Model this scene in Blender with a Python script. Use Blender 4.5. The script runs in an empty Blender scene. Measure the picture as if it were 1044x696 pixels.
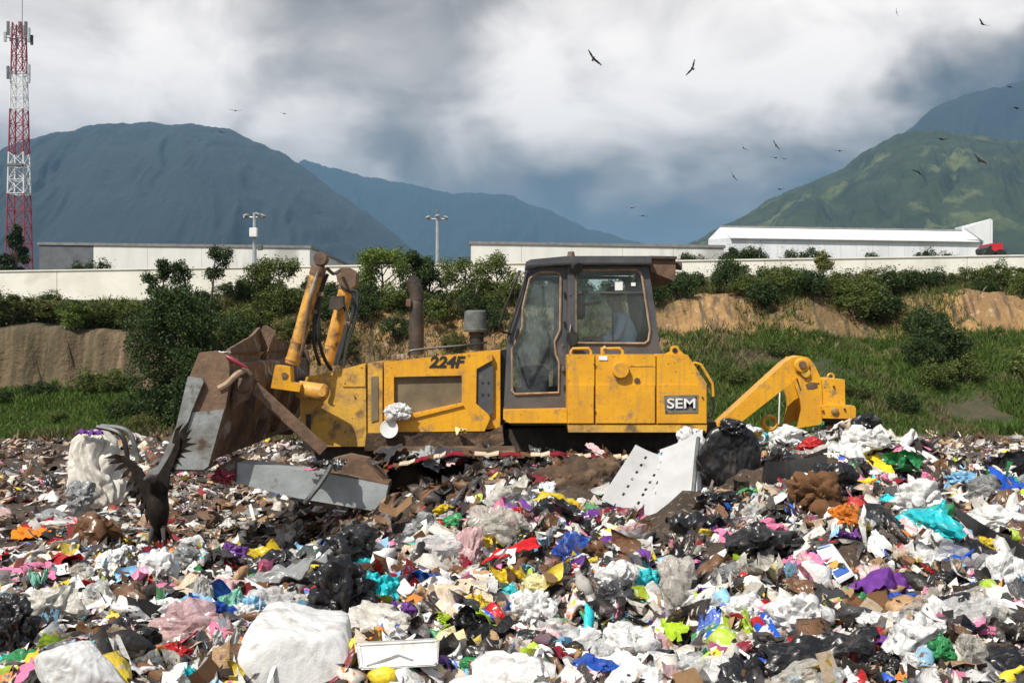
import bpy, bmesh, math, random
import numpy as np
from mathutils import Vector, Matrix, noise as mn
random.seed(7); rng = np.random.default_rng(11)
SC = bpy.context.scene; COL = SC.collection
F = 1160.0; CZ = 2.3            # focal length in photo pixels, eye height in metres

# ------------------------------------------------------------------ camera, light, sky
cam = bpy.data.objects.new('camera', bpy.data.cameras.new('camera')); COL.objects.link(cam)
cam.location = (0, 0, CZ); cam.rotation_euler = (math.radians(90), 0, 0)
cam.data.lens = 40; cam.data.sensor_width = 36; cam.data.clip_start = .1; cam.data.clip_end = 60000
SC.camera = cam
SC.view_settings.view_transform = 'Standard'; SC.view_settings.look = 'None'
SC.view_settings.exposure = 0.15; SC.view_settings.gamma = 1
SC.render.engine = 'CYCLES'; SC.cycles.use_denoising = True; SC.cycles.max_bounces = 6
SC.cycles.transparent_max_bounces = 12; SC.cycles.volume_bounces = 0; SC.cycles.diffuse_bounces = 3
SUN_DIR = Vector((-0.42, -0.56, 0.86)).normalized()
sun = bpy.data.objects.new('sun', bpy.data.lights.new('sun', 'SUN')); COL.objects.link(sun)
sun.data.energy = 4.9; sun.data.angle = math.radians(.5); sun.data.color = (1, .95, .87)
sun.rotation_euler = SUN_DIR.to_track_quat('Z', 'Y').to_euler()

def pdir(px, py): return Vector(((px-522)/F, 1, (348-py)/F)).normalized()
W = bpy.data.worlds.new('World'); SC.world = W; W.use_nodes = True
def build_world():
    nt = W.node_tree; nt.nodes.clear(); N = nt.nodes.new; L = nt.links.new
    out = N('ShaderNodeOutputWorld'); bg = N('ShaderNodeBackground'); bg.inputs[1].default_value = .1
    L(bg.outputs[0], out.inputs[0])
    sky = N('ShaderNodeTexSky'); sky.sky_type = 'NISHITA'; sky.sun_disc = False
    sky.sun_elevation = math.asin(SUN_DIR.z); sky.sun_rotation = math.atan2(SUN_DIR.x, SUN_DIR.y)
    tc = N('ShaderNodeTexCoord')
    def noise(scale, det, rough=.5, vec=None, dist=0):
        n = N('ShaderNodeTexNoise'); n.inputs['Scale'].default_value = scale; n.inputs['Detail'].default_value = det
        n.inputs['Roughness'].default_value = rough; n.inputs['Distortion'].default_value = dist
        L(vec or tc.outputs['Generated'], n.inputs['Vector']); return n
    st = N('ShaderNodeVectorMath'); st.operation = 'MULTIPLY'; st.inputs[1].default_value = (1, 1, 1.7)
    L(tc.outputs['Generated'], st.inputs[0])
    nz = noise(5, 4, .55, st.outputs[0])
    sub = N('ShaderNodeVectorMath'); sub.operation = 'SUBTRACT'; sub.inputs[1].default_value = (.5, .5, .5)
    L(nz.outputs['Color'], sub.inputs[0])
    sc = N('ShaderNodeVectorMath'); sc.operation = 'SCALE'; sc.inputs['Scale'].default_value = .17
    L(sub.outputs[0], sc.inputs[0])
    ad = N('ShaderNodeVectorMath'); ad.operation = 'ADD'; L(tc.outputs['Generated'], ad.inputs[0]); L(sc.outputs[0], ad.inputs[1])
    nrm = N('ShaderNodeVectorMath'); nrm.operation = 'NORMALIZE'; L(ad.outputs[0], nrm.inputs[0])
    blobs = [(40, 100, 150, .22), (170, 90, 110, .12), (320, 150, 70, .36), (375, 15, 120, -.26), (480, 30, 70, -.10), (250, 20, 90, -.06),
             (575, 80, 90, .16), (520, 95, 60, .08), (760, 40, 150, .10), (930, 30, 150, .06), (450, 140, 70, -.10), (860, 120, 70, .14), (800, 150, 60, .10),
             (645, 190, 40, .20), (575, 130, 50, .12), (700, 120, 70, .08), (1015, 118, 85, -.46), (1090, 120, 90, -.36), (955, 112, 40, -.08), (990, 5, 110, .14), (400, 85, 80, .07)]
    acc = None
    for (bx, by, br, w) in blobs:
        d = N('ShaderNodeVectorMath'); d.operation = 'DOT_PRODUCT'; d.inputs[1].default_value = pdir(bx, by)
        L(nrm.outputs[0], d.inputs[0])
        m = N('ShaderNodeMapRange'); m.interpolation_type = 'SMOOTHSTEP'
        m.inputs['From Min'].default_value = math.cos(br/F*1.25); m.inputs['From Max'].default_value = 1
        m.inputs['To Min'].default_value = 0; m.inputs['To Max'].default_value = w
        L(d.outputs['Value'], m.inputs['Value'])
        if acc is None: acc = m.outputs[0]
        else:
            a = N('ShaderNodeMath'); L(acc, a.inputs[0]); L(m.outputs[0], a.inputs[1]); acc = a.outputs[0]
    n2 = noise(3.2, 9, .52, st.outputs[0], .35)
    m2 = N('ShaderNodeMapRange'); m2.inputs['From Min'].default_value = .3; m2.inputs['From Max'].default_value = .7
    m2.inputs['To Min'].default_value = .655; m2.inputs['To Max'].default_value = .79; m2.clamp = False
    L(n2.outputs[0], m2.inputs['Value'])
    a = N('ShaderNodeMath'); L(acc, a.inputs[0]); L(m2.outputs[0], a.inputs[1])
    n3 = noise(7.5, 10, .56, st.outputs[0], .5)
    m3 = N('ShaderNodeMath'); m3.operation = 'MULTIPLY_ADD'; L(n3.outputs[0], m3.inputs[0]); m3.inputs[1].default_value = .95; m3.inputs[2].default_value = -.475
    a2 = N('ShaderNodeMath'); L(a.outputs[0], a2.inputs[0]); L(m3.outputs[0], a2.inputs[1])
    sz = N('ShaderNodeSeparateXYZ'); L(nrm.outputs[0], sz.inputs[0])
    el = N('ShaderNodeMapRange'); el.interpolation_type = 'SMOOTHSTEP'; el.inputs['From Min'].default_value = .095; el.inputs['From Max'].default_value = .215
    el.inputs['To Min'].default_value = -.52; el.inputs['To Max'].default_value = 0; L(sz.outputs[2], el.inputs['Value'])
    a3 = N('ShaderNodeMath'); L(a2.outputs[0], a3.inputs[0]); L(el.outputs[0], a3.inputs[1])
    r = N('ShaderNodeValToRGB'); L(a3.outputs[0], r.inputs[0]); cr = r.color_ramp; cr.interpolation = 'B_SPLINE'
    stops = [(0, (.022, .032, .043)), (.2, (.058, .062, .068)), (.42, (.20, .178, .165)), (.62, (.38, .345, .32)), (.8, (.58, .53, .495)), (1, (.80, .74, .69))]
    while len(cr.elements) < len(stops): cr.elements.new(.5)
    for e, (p, c) in zip(cr.elements, stops): e.position = p; e.color = (*c, 1)
    nc = noise(2.4, 6, .5, st.outputs[0]); thr = N('ShaderNodeMapRange'); thr.interpolation_type = 'SMOOTHSTEP'
    thr.inputs['From Min'].default_value = .46; thr.inputs['From Max'].default_value = .60; L(nc.outputs[0], thr.inputs['Value'])
    sd = N('ShaderNodeVectorMath'); sd.operation = 'DOT_PRODUCT'; sd.inputs[1].default_value = (0, 1, 0); L(nrm.outputs[0], sd.inputs[0])
    bank = N('ShaderNodeMapRange'); bank.interpolation_type = 'SMOOTHSTEP'; bank.inputs['From Min'].default_value = .55; bank.inputs['From Max'].default_value = .88; L(sd.outputs['Value'], bank.inputs['Value'])
    cv = N('ShaderNodeMath'); cv.operation = 'MAXIMUM'; L(thr.outputs[0], cv.inputs[0]); L(bank.outputs[0], cv.inputs[1])
    mx = N('ShaderNodeMix'); mx.data_type = 'RGBA'; L(cv.outputs[0], mx.inputs[0])
    gs = N('ShaderNodeVectorMath'); gs.operation = 'SCALE'; gs.inputs['Scale'].default_value = 10*SKYGAIN; L(r.outputs[0], gs.inputs[0])
    L(sky.outputs[0], mx.inputs[6]); L(gs.outputs[0], mx.inputs[7]); L(mx.outputs[2], bg.inputs[0])
SKYGAIN = 1.85
build_world()

# ------------------------------------------------------------------ materials
def mat(name, c1, c2=None, rough=.6, scale=6, bump=.0, bscale=None, metal=0, lo=.4, hi=.6, detail=6, c3=None, s3=2, lo3=.5, hi3=.6, spec=.5, sheen=0, stretch=None, extra=None):
    m = bpy.data.materials.new(name); m.use_nodes = True; nt = m.node_tree; N = nt.nodes.new; L = nt.links.new
    b = nt.nodes['Principled BSDF']; b.inputs['Roughness'].default_value = rough; b.inputs['Metallic'].default_value = metal
    b.inputs['Specular IOR Level'].default_value = spec
    tc = N('ShaderNodeTexCoord'); vec = tc.outputs['Object']
    if stretch:
        mp = N('ShaderNodeMapping'); mp.inputs['Scale'].default_value = stretch; L(vec, mp.inputs[0]); vec = mp.outputs[0]
    def nz(s, d=detail):
        n = N('ShaderNodeTexNoise'); n.inputs['Scale'].default_value = s; n.inputs['Detail'].default_value = d; n.inputs['Roughness'].default_value = .6
        L(vec, n.inputs['Vector']); return n.outputs[0]
    def mr(o, a, z):
        n = N('ShaderNodeMapRange'); n.inputs['From Min'].default_value = a; n.inputs['From Max'].default_value = z; L(o, n.inputs['Value']); return n.outputs[0]
    def mix(f, a, z):
        n = N('ShaderNodeMix'); n.data_type = 'RGBA'; L(f, n.inputs[0])
        for i, v in ((6, a), (7, z)):
            if isinstance(v, tuple): n.inputs[i].default_value = (*v, 1)
            else: L(v, n.inputs[i])
        return n.outputs[2]
    if c2 is None: b.inputs['Base Color'].default_value = (*c1, 1)
    else:
        o = mix(mr(nz(scale), lo, hi), c1, c2)
        if c3: o = mix(mr(nz(s3, 9), lo3, hi3), o, c3)
        L(o, b.inputs['Base Color'])
    if bump:
        bp = N('ShaderNodeBump'); bp.inputs['Strength'].default_value = 1; bp.inputs['Distance'].default_value = bump
        L(nz(bscale or scale*3), bp.inputs['Height']); L(bp.outputs[0], b.inputs['Normal'])
    if extra: extra(m, nt, N, L, b, vec, nz, mr, mix)
    return m

def wear(m, nt, N, L, b, vec, nz, mr, mix):
    """rust chips, grease specks and rain streaks over the paint"""
    src = b.inputs['Base Color'].links[0].from_socket
    o = mix(mr(nz(38, 4), .655, .69), src, (.10, .055, .03))
    mp = N('ShaderNodeMapping'); mp.inputs['Scale'].default_value = (9, 9, .9); L(vec, mp.inputs[0]); n = N('ShaderNodeTexNoise'); n.inputs['Scale'].default_value = 2.2; n.inputs['Detail'].default_value = 6; L(mp.outputs[0], n.inputs['Vector'])
    f = N('ShaderNodeMath'); f.operation = 'MULTIPLY'; L(mr(n.outputs[0], .52, .72), f.inputs[0]); f.inputs[1].default_value = .45
    L(mix(f.outputs[0], o, (.30, .19, .09)), b.inputs['Base Color'])
yellow = mat('yellow_paint', (.76, .375, .014), (.65, .31, .02), .42, 3, .003, 30, c3=(.30, .19, .09), s3=6.5, lo3=.56, hi3=.70, extra=wear)
yellow_worn = mat('worn_yellow_paint', (.68, .38, .035), (.50, .29, .07), .6, 4, .006, 25, c3=(.16, .10, .055), s3=5.5, lo3=.50, hi3=.66, extra=wear)
cyl_paint = mat('cylinder_paint', (.66, .34, .05), (.5, .25, .05), .5, 5, .004, 25, c3=(.12, .07, .04), s3=7, lo3=.50, hi3=.66, extra=wear)
mud = mat('mud', (.10, .062, .035), (.05, .031, .02), .95, 5, .05, 9, c3=(.17, .11, .065), s3=3)
rust = mat('rusty_steel', (.17, .10, .055), (.09, .055, .035), .7, 7, .01, 20, c3=(.32, .3, .27), s3=3, lo3=.56, hi3=.66)
rust_yellow = mat('rusty_yellow_steel', (.19, .115, .065), (.12, .075, .045), .65, 6, .01, 20, c3=(.55, .30, .03), s3=1.6, lo3=.60, hi3=.66)
bare = mat('scraped_steel', (.36, .38, .38), (.22, .22, .2), .42, 4, .006, 20, .35, c3=(.12, .08, .05), s3=5, lo3=.6, hi3=.7)
greypaint = mat('grey_paint_steel', (.34, .37, .38), (.27, .29, .29), .5, 5, .005, 20, c3=(.12, .085, .05), s3=4, lo3=.62, hi3=.7)
darksteel = mat('dark_steel', (.035, .028, .023), (.065, .046, .032), .7, 8, .01)
cabgrey = mat('cab_grey_paint', (.055, .058, .066), (.085, .085, .088), .45, 4, .002, 30, c3=(.17, .14, .11), s3=5, lo3=.62, hi3=.75)
black = mat('black_rubber', (.014, .014, .015), (.03, .028, .026), .45, 9)
seal = mat('tan_window_seal', (.36, .25, .16), (.22, .16, .11), .7, 12)
greyplastic = mat('grey_plastic', (.13, .145, .135), (.08, .085, .08), .6, 12)
mesh_dark = mat('grille_mesh', (.20, .155, .085), (.13, .10, .06), .7, 3, .004, 160)
whitepaint = mat('white_print', (.8, .8, .78), (.7, .7, .68), .5, 10)
badge = mat('badge_grey', (.19, .17, .14), (.13, .12, .1), .5, 10)
blackprint = mat('black_print', (.02, .02, .02), None, .5)

def glass_mat(name, tint, dirt, dcol=(.35, .36, .33)):
    m = bpy.data.materials.new(name); m.use_nodes = True; nt = m.node_tree; nt.nodes.clear(); N = nt.nodes.new; L = nt.links.new
    o = N('ShaderNodeOutputMaterial'); t = N('ShaderNodeBsdfTransparent'); t.inputs[0].default_value = (*tint, 1)
    g = N('ShaderNodeBsdfGlossy'); g.inputs['Roughness'].default_value = .03; lw = N('ShaderNodeFresnel'); lw.inputs[0].default_value = 1.5
    m1 = N('ShaderNodeMixShader'); L(lw.outputs[0], m1.inputs[0]); L(t.outputs[0], m1.inputs[1]); L(g.outputs[0], m1.inputs[2])
    d = N('ShaderNodeBsdfDiffuse'); d.inputs[0].default_value = (*dcol, 1)  # dust film whose pale tint also stands in for reflections on the glass
    n = N('ShaderNodeTexNoise'); n.inputs['Scale'].default_value = 3; n.inputs['Detail'].default_value = 8
    mr = N('ShaderNodeMapRange'); mr.inputs['From Min'].default_value = .35; mr.inputs['From Max'].default_value = .7
    mr.inputs['To Max'].default_value = dirt; L(n.outputs[0], mr.inputs['Value'])
    tc = N('ShaderNodeTexCoord'); L(tc.outputs['Object'], n.inputs['Vector'])
    m2 = N('ShaderNodeMixShader'); L(mr.outputs[0], m2.inputs[0]); L(m1.outputs[0], m2.inputs[1]); L(d.outputs[0], m2.inputs[2]); L(m2.outputs[0], o.inputs[0])
    return m
glass_clear = glass_mat('window_glass', (.86, .93, .96), .07, (.42, .48, .50))
glass = glass_mat('cab_glass', (.80, .90, .95), .26, (.42, .48, .50))

# ------------------------------------------------------------------ helpers
def P(px, py, Y): return Vector(((px-522)/F*Y, Y, CZ-(py-348)/F*Y))
def tag(o, label=None, cat=None, group=None, kind=None):
    if label: o['label'] = label
    if cat: o['category'] = cat
    if group: o['group'] = group
    if kind: o['kind'] = kind
    return o
def empty(name, loc, label=None, cat=None, group=None):
    o = bpy.data.objects.new(name, None); o.location = loc; COL.objects.link(o); o.empty_display_size = .1
    return tag(o, label, cat, group)
def world_loc(o):
    v = Vector((0, 0, 0))
    while o: v += o.location; o = o.parent
    return v
def link_mesh(name, me, m=None, parent=None, loc=None):
    o = bpy.data.objects.new(name, me); COL.objects.link(o)
    if m is not None and not me.materials: me.materials.append(m)
    if parent: o.parent = parent
    if loc is not None: o.location = loc
    return o
def from_bm(name, bm, m, parent=None, loc=None, smooth=False):
    """verts of bm are in world coordinates; parts keep them relative to their thing"""
    me = bpy.data.meshes.new(name)
    off = Vector((0, 0, 0))
    if parent is not None: off = world_loc(parent)
    if loc is not None: off = Vector(loc)
    if off.length > 0: bmesh.ops.translate(bm, verts=bm.verts, vec=-off)
    bmesh.ops.recalc_face_normals(bm, faces=bm.faces)
    if smooth:
        for f in bm.faces: f.smooth = True
    bm.to_mesh(me); bm.free()
    if smooth == 'auto': me.set_sharp_from_angle(angle=math.radians(40))
    o = link_mesh(name, me, m, parent)
    if loc is not None: o.location = off - (world_loc(parent) if parent else Vector((0, 0, 0)))
    return o
def bevel(bm, w, seg=1):
    es = [e for e in bm.edges if len(e.link_faces) == 2 and e.calc_face_angle(0) > .5]
    if es and w > 0: bmesh.ops.bevel(bm, geom=es, offset=w, segments=seg, affect='EDGES', profile=.6, clamp_overlap=True)
def add_poly(bm, pts, dy):
    """pts: world XZ polygon vectors; extruded by dy along Y"""
    a = [bm.verts.new(p) for p in pts]; b = [bm.verts.new(p+Vector((0, dy, 0))) for p in pts]
    n = len(a)
    bm.faces.new(a); bm.faces.new(b[::-1])
    for i in range(n): bm.faces.new((a[i], b[i], b[(i+1) % n], a[(i+1) % n]))
def prism(name, poly, Yp, Y0, Y1, m, parent, bev=.006, smooth=False, label=None):
    bm = bmesh.new(); pts = []
    for (x, y) in poly:
        v = P(x, y, Yp); v.y = Y0; pts.append(v)
    add_poly(bm, pts, Y1-Y0); bevel(bm, bev)
    o = from_bm(name, bm, m, parent, smooth=smooth)
    if label: o['label'] = label
    return o
def holed(name, outer, holes, Yp, Y0, Y1, m, parent, bev=0):
    bm = bmesh.new()
    for loop in [outer]+holes:
        vs = []
        for (x, y) in loop:
            v = P(x, y, Yp); v.y = Y0; vs.append(bm.verts.new(v))
        for i in range(len(vs)): bm.edges.new((vs[i], vs[(i+1) % len(vs)]))
    bmesh.ops.triangle_fill(bm, use_beauty=True, edges=bm.edges[:])
    r = bmesh.ops.extrude_face_region(bm, geom=bm.faces[:])
    bmesh.ops.translate(bm, verts=[v for v in r['geom'] if isinstance(v, bmesh.types.BMVert)], vec=(0, Y1-Y0, 0))
    return from_bm(name, bm, m, parent)
def add_box(bm, c, s, rot=None):
    r = bmesh.ops.create_cube(bm, size=1, matrix=Matrix.Translation(c) @ (rot.to_4x4() if rot else Matrix()) @ Matrix.Diagonal((*s, 1)))
    return r['verts']
def box(name, c, s, m, parent=None, bev=.005, rot=None):
    bm = bmesh.new(); add_box(bm, Vector(c), s, rot); bevel(bm, bev); return from_bm(name, bm, m, parent)
def add_tube(bm, pts, r, seg=8, caps=True):
    pts = [Vector(p) for p in pts]; n = len(pts); rs = r if isinstance(r, (list, tuple)) else [r]*n
    rings = []; up = None
    for i, p in enumerate(pts):
        d = (pts[min(i+1, n-1)]-pts[max(i-1, 0)]).normalized()
        if up is None: up = Vector((0, 0, 1)) if abs(d.z) < .9 else Vector((1, 0, 0))
        s = d.cross(up)
        if s.length < 1e-4: s = d.cross(Vector((.3, 1, .2)))
        s.normalize(); t = s.cross(d).normalized(); up = t
        rings.append([bm.verts.new(p+(s*math.cos(2*math.pi*k/seg)+t*math.sin(2*math.pi*k/seg))*rs[i]) for k in range(seg)])
    for a, b in zip(rings, rings[1:]):
        for k in range(seg): bm.faces.new((a[k], a[(k+1) % seg], b[(k+1) % seg], b[k]))
    if caps: bm.faces.new(rings[0][::-1]); bm.faces.new(rings[-1])
def smooth_path(pts, n=6):
    pts = [Vector(p) for p in pts]; out = []
    for i in range(len(pts)-1):
        p0 = pts[max(i-1, 0)]; p1 = pts[i]; p2 = pts[i+1]; p3 = pts[min(i+2, len(pts)-1)]
        for k in range(n):
            t = k/n
            out.append(.5*((2*p1)+(-p0+p2)*t+(2*p0-5*p1+4*p2-p3)*t*t+(-p0+3*p1-3*p2+p3)*t**3))
    return out+[pts[-1]]
def tube(name, pts, r, m, parent=None, seg=8, curve=False):
    bm = bmesh.new(); add_tube(bm, smooth_path(pts) if curve else pts, r if not curve or not isinstance(r, list) else r[0], seg)
    return from_bm(name, bm, m, parent, smooth='auto')
def lathe(name, prof, c, axis, m, parent=None, seg=24):
    """prof: list of (radius, height along axis) from c"""
    bm = bmesh.new(); q = Vector(axis).to_track_quat('Z', 'Y'); rings = []
    for (r, h) in prof:
        if r < 1e-5: rings.append([bm.verts.new(Vector(c)+q @ Vector((0, 0, h)))])
        else: rings.append([bm.verts.new(Vector(c)+q @ Vector((r*math.cos(2*math.pi*k/seg), r*math.sin(2*math.pi*k/seg), h))) for k in range(seg)])
    for a, b in zip(rings, rings[1:]):
        for k in range(seg):
            f = [a[k % len(a)], a[(k+1) % len(a)], b[(k+1) % len(b)], b[k % len(b)]]
            f = list(dict.fromkeys(f))
            if len(f) > 2: bm.faces.new(f)
    return from_bm(name, bm, m, parent, smooth='auto')
def text(name, s, loc, size, m, parent, width=None, shear=0, bold=.0):
    cu = bpy.data.curves.new(name, 'FONT'); cu.body = s; cu.size = size; cu.extrude = .003; cu.offset = bold; cu.shear = shear
    cu.align_x = 'CENTER'; cu.align_y = 'CENTER'; cu.materials.append(m)
    o = bpy.data.objects.new(name, cu); COL.objects.link(o); o.parent = parent
    o.location = Vector(loc)-world_loc(parent); o.rotation_euler = (math.radians(90), 0, 0)
    bpy.context.view_layer.update(); w = o.dimensions.x
    me = bpy.data.meshes.new_from_object(o); bpy.data.objects.remove(o); me.materials.clear(); me.materials.append(m)
    o = link_mesh(name, me, None, parent, Vector(loc)-world_loc(parent)); o.rotation_euler = (math.radians(90), 0, 0)
    if width: o.scale.x = width/max(w, 1e-3)
    return o

# value noise shared by the terrain and by whatever stands on it
def vn(x, y, seed=0):
    xi = np.floor(x); yi = np.floor(y); fx = x-xi; fy = y-yi
    fx = fx*fx*(3-2*fx); fy = fy*fy*(3-2*fy)
    def h(a, b):
        v = np.sin(a*127.1+b*311.7+seed*74.7)*43758.5453
        return v-np.floor(v)
    return (h(xi, yi)*(1-fx)+h(xi+1, yi)*fx)*(1-fy)+(h(xi, yi+1)*(1-fx)+h(xi+1, yi+1)*fx)*fy
def fbm(x, y, seed=0, o=4):
    s = 0; a = .5; n = 0
    for i in range(o):
        s = s+a*vn(x*2**i+i*17.3, y*2**i-i*9.1, seed+i); n += a; a *= .5
    return s/n

# ------------------------------------------------------------------ ground: landfill floor, heap, bank, terrace
AC = np.array([-400, 0, 150, 300, 400, 520, 640, 760, 870, 1000, 1400.])
YR = np.array([1.5, 3.5, 4.5, 6, 8, 9.3, 10.3, 11.2, 12.5, 15, 20.])
ZT = np.array([
 [.6, .7, .7, .7, .7, .7, .7, .7, .75, .75, .7],
 [.8, .88, .88, .88, .88, .9, .9, .92, .95, .95, .8],
 [.9, .92, .93, .93, .93, .95, .97, .99, 1.0, 1.02, .9],
 [.7, .82, .84, .80, .86, .97, 1.0, 1.05, 1.06, 1.06, .9],
 [.5, .70, .78, .70, .80, .98, 1.0, 1.06, 1.08, 1.03, .8],
 [.3, .42, .45, .33, .52, .88, .90, 1.17, 1.26, 1.07, .7],
 [.1, .15, .15, .10, .50, .86, .80, 1.36, 1.46, 1.10, .5],
 [.05, .05, .10, .04, .70, 1.05, .92, 1.24, 1.42, .92, .4],
 [0, 0, .08, 0, .5, .8, .6, .6, .85, .55, .2],
 [0, 0, 0, 0, 0, 0, .0, .1, .25, .2, .1],
 [0]*11])
PY = [26, 28, 30, 31, 31.4, 31.9, 33, 34, 35.2, 36, 44, 60]
PL = [0, .12, .62, .9, 1.1, 2.55, 2.7, 2.8, 2.95, 3.0, 3.9, 4.4]
PM = [0, .2, .6, .85, 1.0, 1.4, 2.3, 2.95, 3.4, 3.5, 4.1, 4.4]
PR = [0, .2, .95, 1.4, 1.55, 1.75, 2.25, 2.7, 3.7, 3.85, 4.3, 4.5]
def height(x, y):
    x = np.asarray(x, float); y = np.asarray(y, float); x, y = np.broadcast_arrays(x, y)
    yc = np.clip(y, 1.5, 20); a = np.clip(522+x*F/yc, -400, 1400)
    i = np.clip(np.searchsorted(AC, a)-1, 0, len(AC)-2); j = np.clip(np.searchsorted(YR, yc)-1, 0, len(YR)-2)
    u = (a-AC[i])/(AC[i+1]-AC[i]); v = (yc-YR[j])/(YR[j+1]-YR[j])
    z = (ZT[j, i]*(1-u)+ZT[j, i+1]*u)*(1-v)+(ZT[j+1, i]*(1-u)+ZT[j+1, i+1]*u)*v
    k = np.clip((z-.15)/.5, 0, 1)*np.clip((13-y)/2, 0, 1)
    z = z+k*((fbm(x*1.6, y*1.6, 3)-.5)*.36+(vn(x*3.7, y*3.7, 8)-.5)*.17)+(fbm(x*1.1+5, y*1.1, 5)-.5)*.12*(y < 26)
    yy = y+((vn(x*5.5, y*.2, 77)-.5)*.55+(vn(x*11, y*.4, 78)-.5)*.35)*(x < -9.3)*np.clip((y-29)/2, 0, 1)+(fbm(x*.35, y*.2, 21)-.5)*1.6*np.clip((y-26)/3, 0, 1)
    rough = np.clip((y-30)/2, 0, 1)*np.clip((37-y)/1, 0, 1)*((fbm(x*2.2, y*3.5, 55)-.5)*1.0+(vn(x*6, y*7, 57)-.5)*.35+(vn(x*13, y*13, 58)-.5)*.18); yy = yy+rough*.5
    bl, bm_, br = (np.interp(yy, PY, q) for q in (PL, PM, PR))
    wl = np.clip((-9.6-x+(vn(x*.8, y*.3, 4)-.5))/1.2, 0, 1); wr = np.clip((x-3)/4, 0, 1)
    b = bm_*(1-wr)+br*wr; b = b*(1-wl)+bl*wl
    e = np.clip((y-28)/3, 0, 1)*np.clip((44-y)/4, 0, 1)
    b = b+e*(fbm(x*.7, y*.7, 31)-.5)*.6+e*(vn(x*3, y*3, 33)-.5)*.10
    return np.where(y > 26, b+z*0, z)
def H(x, y): return float(height(x, y))
def hit(px, py):
    Y = 3.2
    while Y < 45:
        p = P(px, py, Y)
        if p.z <= H(p.x, Y): return Y
        Y += .04
    return 45
def seq(a, b, s): return list(np.arange(a, b, s))
def build_ground():
    xs = seq(0, 9, .11)+seq(9, 18, .22)+seq(18, 40, .8); v = 40.
    while v < 9000: xs.append(v); v *= 1.25
    xs = np.array([-q for q in xs[::-1][:-1]]+xs)
    ys = np.array([-200, -60, -20, -6, 0]+seq(1, 13, .10)+seq(13, 26, .22)+seq(26, 38, .14)+seq(38, 46, .4)+[48, 52, 58, 66, 80, 110, 160, 250, 400, 700, 1200, 2200, 4200, 9000, 14000])
    X, Y = np.meshgrid(xs, ys); Z = height(X, Y)
    n, mm = X.shape; co = np.stack([X, Y, Z], -1).reshape(-1, 3)
    idx = np.arange(n*mm).reshape(n, mm)
    q = np.stack([idx[:-1, :-1], idx[:-1, 1:], idx[1:, 1:], idx[1:, :-1]], -1).reshape(-1, 4)
    me = np_mesh('ground', co, q)
    me.polygons.foreach_set('use_smooth', np.ones(len(q), bool))
    # how green / how bare each spot is
    veg = np.clip((fbm(X*.5, Y*.5, 41)-.38)*5, 0, 1)
    low = np.clip((Y-26.3+(fbm(X, Y, 50)-.5)*3)/1.5, 0, 1)
    wl = X < -9.8
    soilband = np.where(wl, np.clip((Y-30.6)/.6, 0, 1)*np.clip((33.2-Y)/.8, 0, 1), np.clip((Y-32.2-(fbm(X*.4, Y*.4, 44)-.5)*3)/.8, 0, 1)*np.clip((36.2-Y)/.6, 0, 1))
    green = low*(1-soilband*np.clip(1.15-veg*.6, 0, 1))
    mid = np.clip((X+10)/1.5, 0, 1)*np.clip((5-X-fbm(X, Y, 70)*4)/2, 0, 1)*low; green = green*(1-.8*mid*np.clip(1.6-veg, 0, 1))
    heap = np.clip((27.5-Y)/1.5, 0, 1)
    at = me.color_attributes.new('cover', 'FLOAT_COLOR', 'POINT')
    at.data.foreach_set('color', np.stack([green, heap, wl*1.0, np.ones_like(green)], -1).reshape(-1))
    return me
def np_mesh(name, co, faces):
    k = faces.shape[1]; me = bpy.data.meshes.new(name)
    me.vertices.add(len(co)); me.vertices.foreach_set('co', np.ascontiguousarray(co, np.float32).reshape(-1))
    me.loops.add(faces.size); me.loops.foreach_set('vertex_index', np.ascontiguousarray(faces, np.int32).reshape(-1))
    me.polygons.add(len(faces)); me.polygons.foreach_set('loop_start', np.arange(0, faces.size, k, dtype=np.int32))
    me.polygons.foreach_set('loop_total', np.full(len(faces), k, np.int32))
    me.update(calc_edges=True); return me
def ground_mat():
    def ex(m, nt, N, L, b, vec, nz, mr, mix):
        at = N('ShaderNodeAttribute'); at.attribute_name = 'cover'; sp = N('ShaderNodeSeparateColor'); L(at.outputs['Color'], sp.inputs[0])
        soil = mix(mr(nz(.8), .4, .6), (.38, .225, .085), (.25, .15, .065)); soil = mix(mr(nz(4, 8), .56, .70), soil, (.46, .36, .25))
        mp = N('ShaderNodeMapping'); mp.inputs['Scale'].default_value = (3.2, .6, .35); L(vec, mp.inputs[0])
        n = N('ShaderNodeTexNoise'); n.inputs['Scale'].default_value = 1.6; n.inputs['Detail'].default_value = 8; L(mp.outputs[0], n.inputs['Vector'])
        soil = mix(mr(n.outputs[0], .50, .62), soil, (.13, .085, .05)); soil = mix(sp.outputs[2], soil, mix(mr(n.outputs[0], .40, .60), (.22, .15, .09), (.09, .06, .035)))
        grass = mix(mr(nz(1.2), .35, .65), (.028, .04, .012), (.085, .07, .035))
        fill = mix(mr(nz(3), .4, .6), (.035, .024, .016), (.085, .058, .038)); fill = mix(mr(nz(22, 3), .6, .66), fill, (.2, .17, .14))
        o = mix(sp.outputs[0], soil, grass); o = mix(sp.outputs[1], o, fill); L(o, b.inputs['Base Color'])
    return mat('ground_cover', (.1, .1, .1), None, .95, 4, .12, 7, extra=ex)
g = link_mesh('ground', build_ground(), ground_mat()); tag(g, kind='structure')

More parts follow.
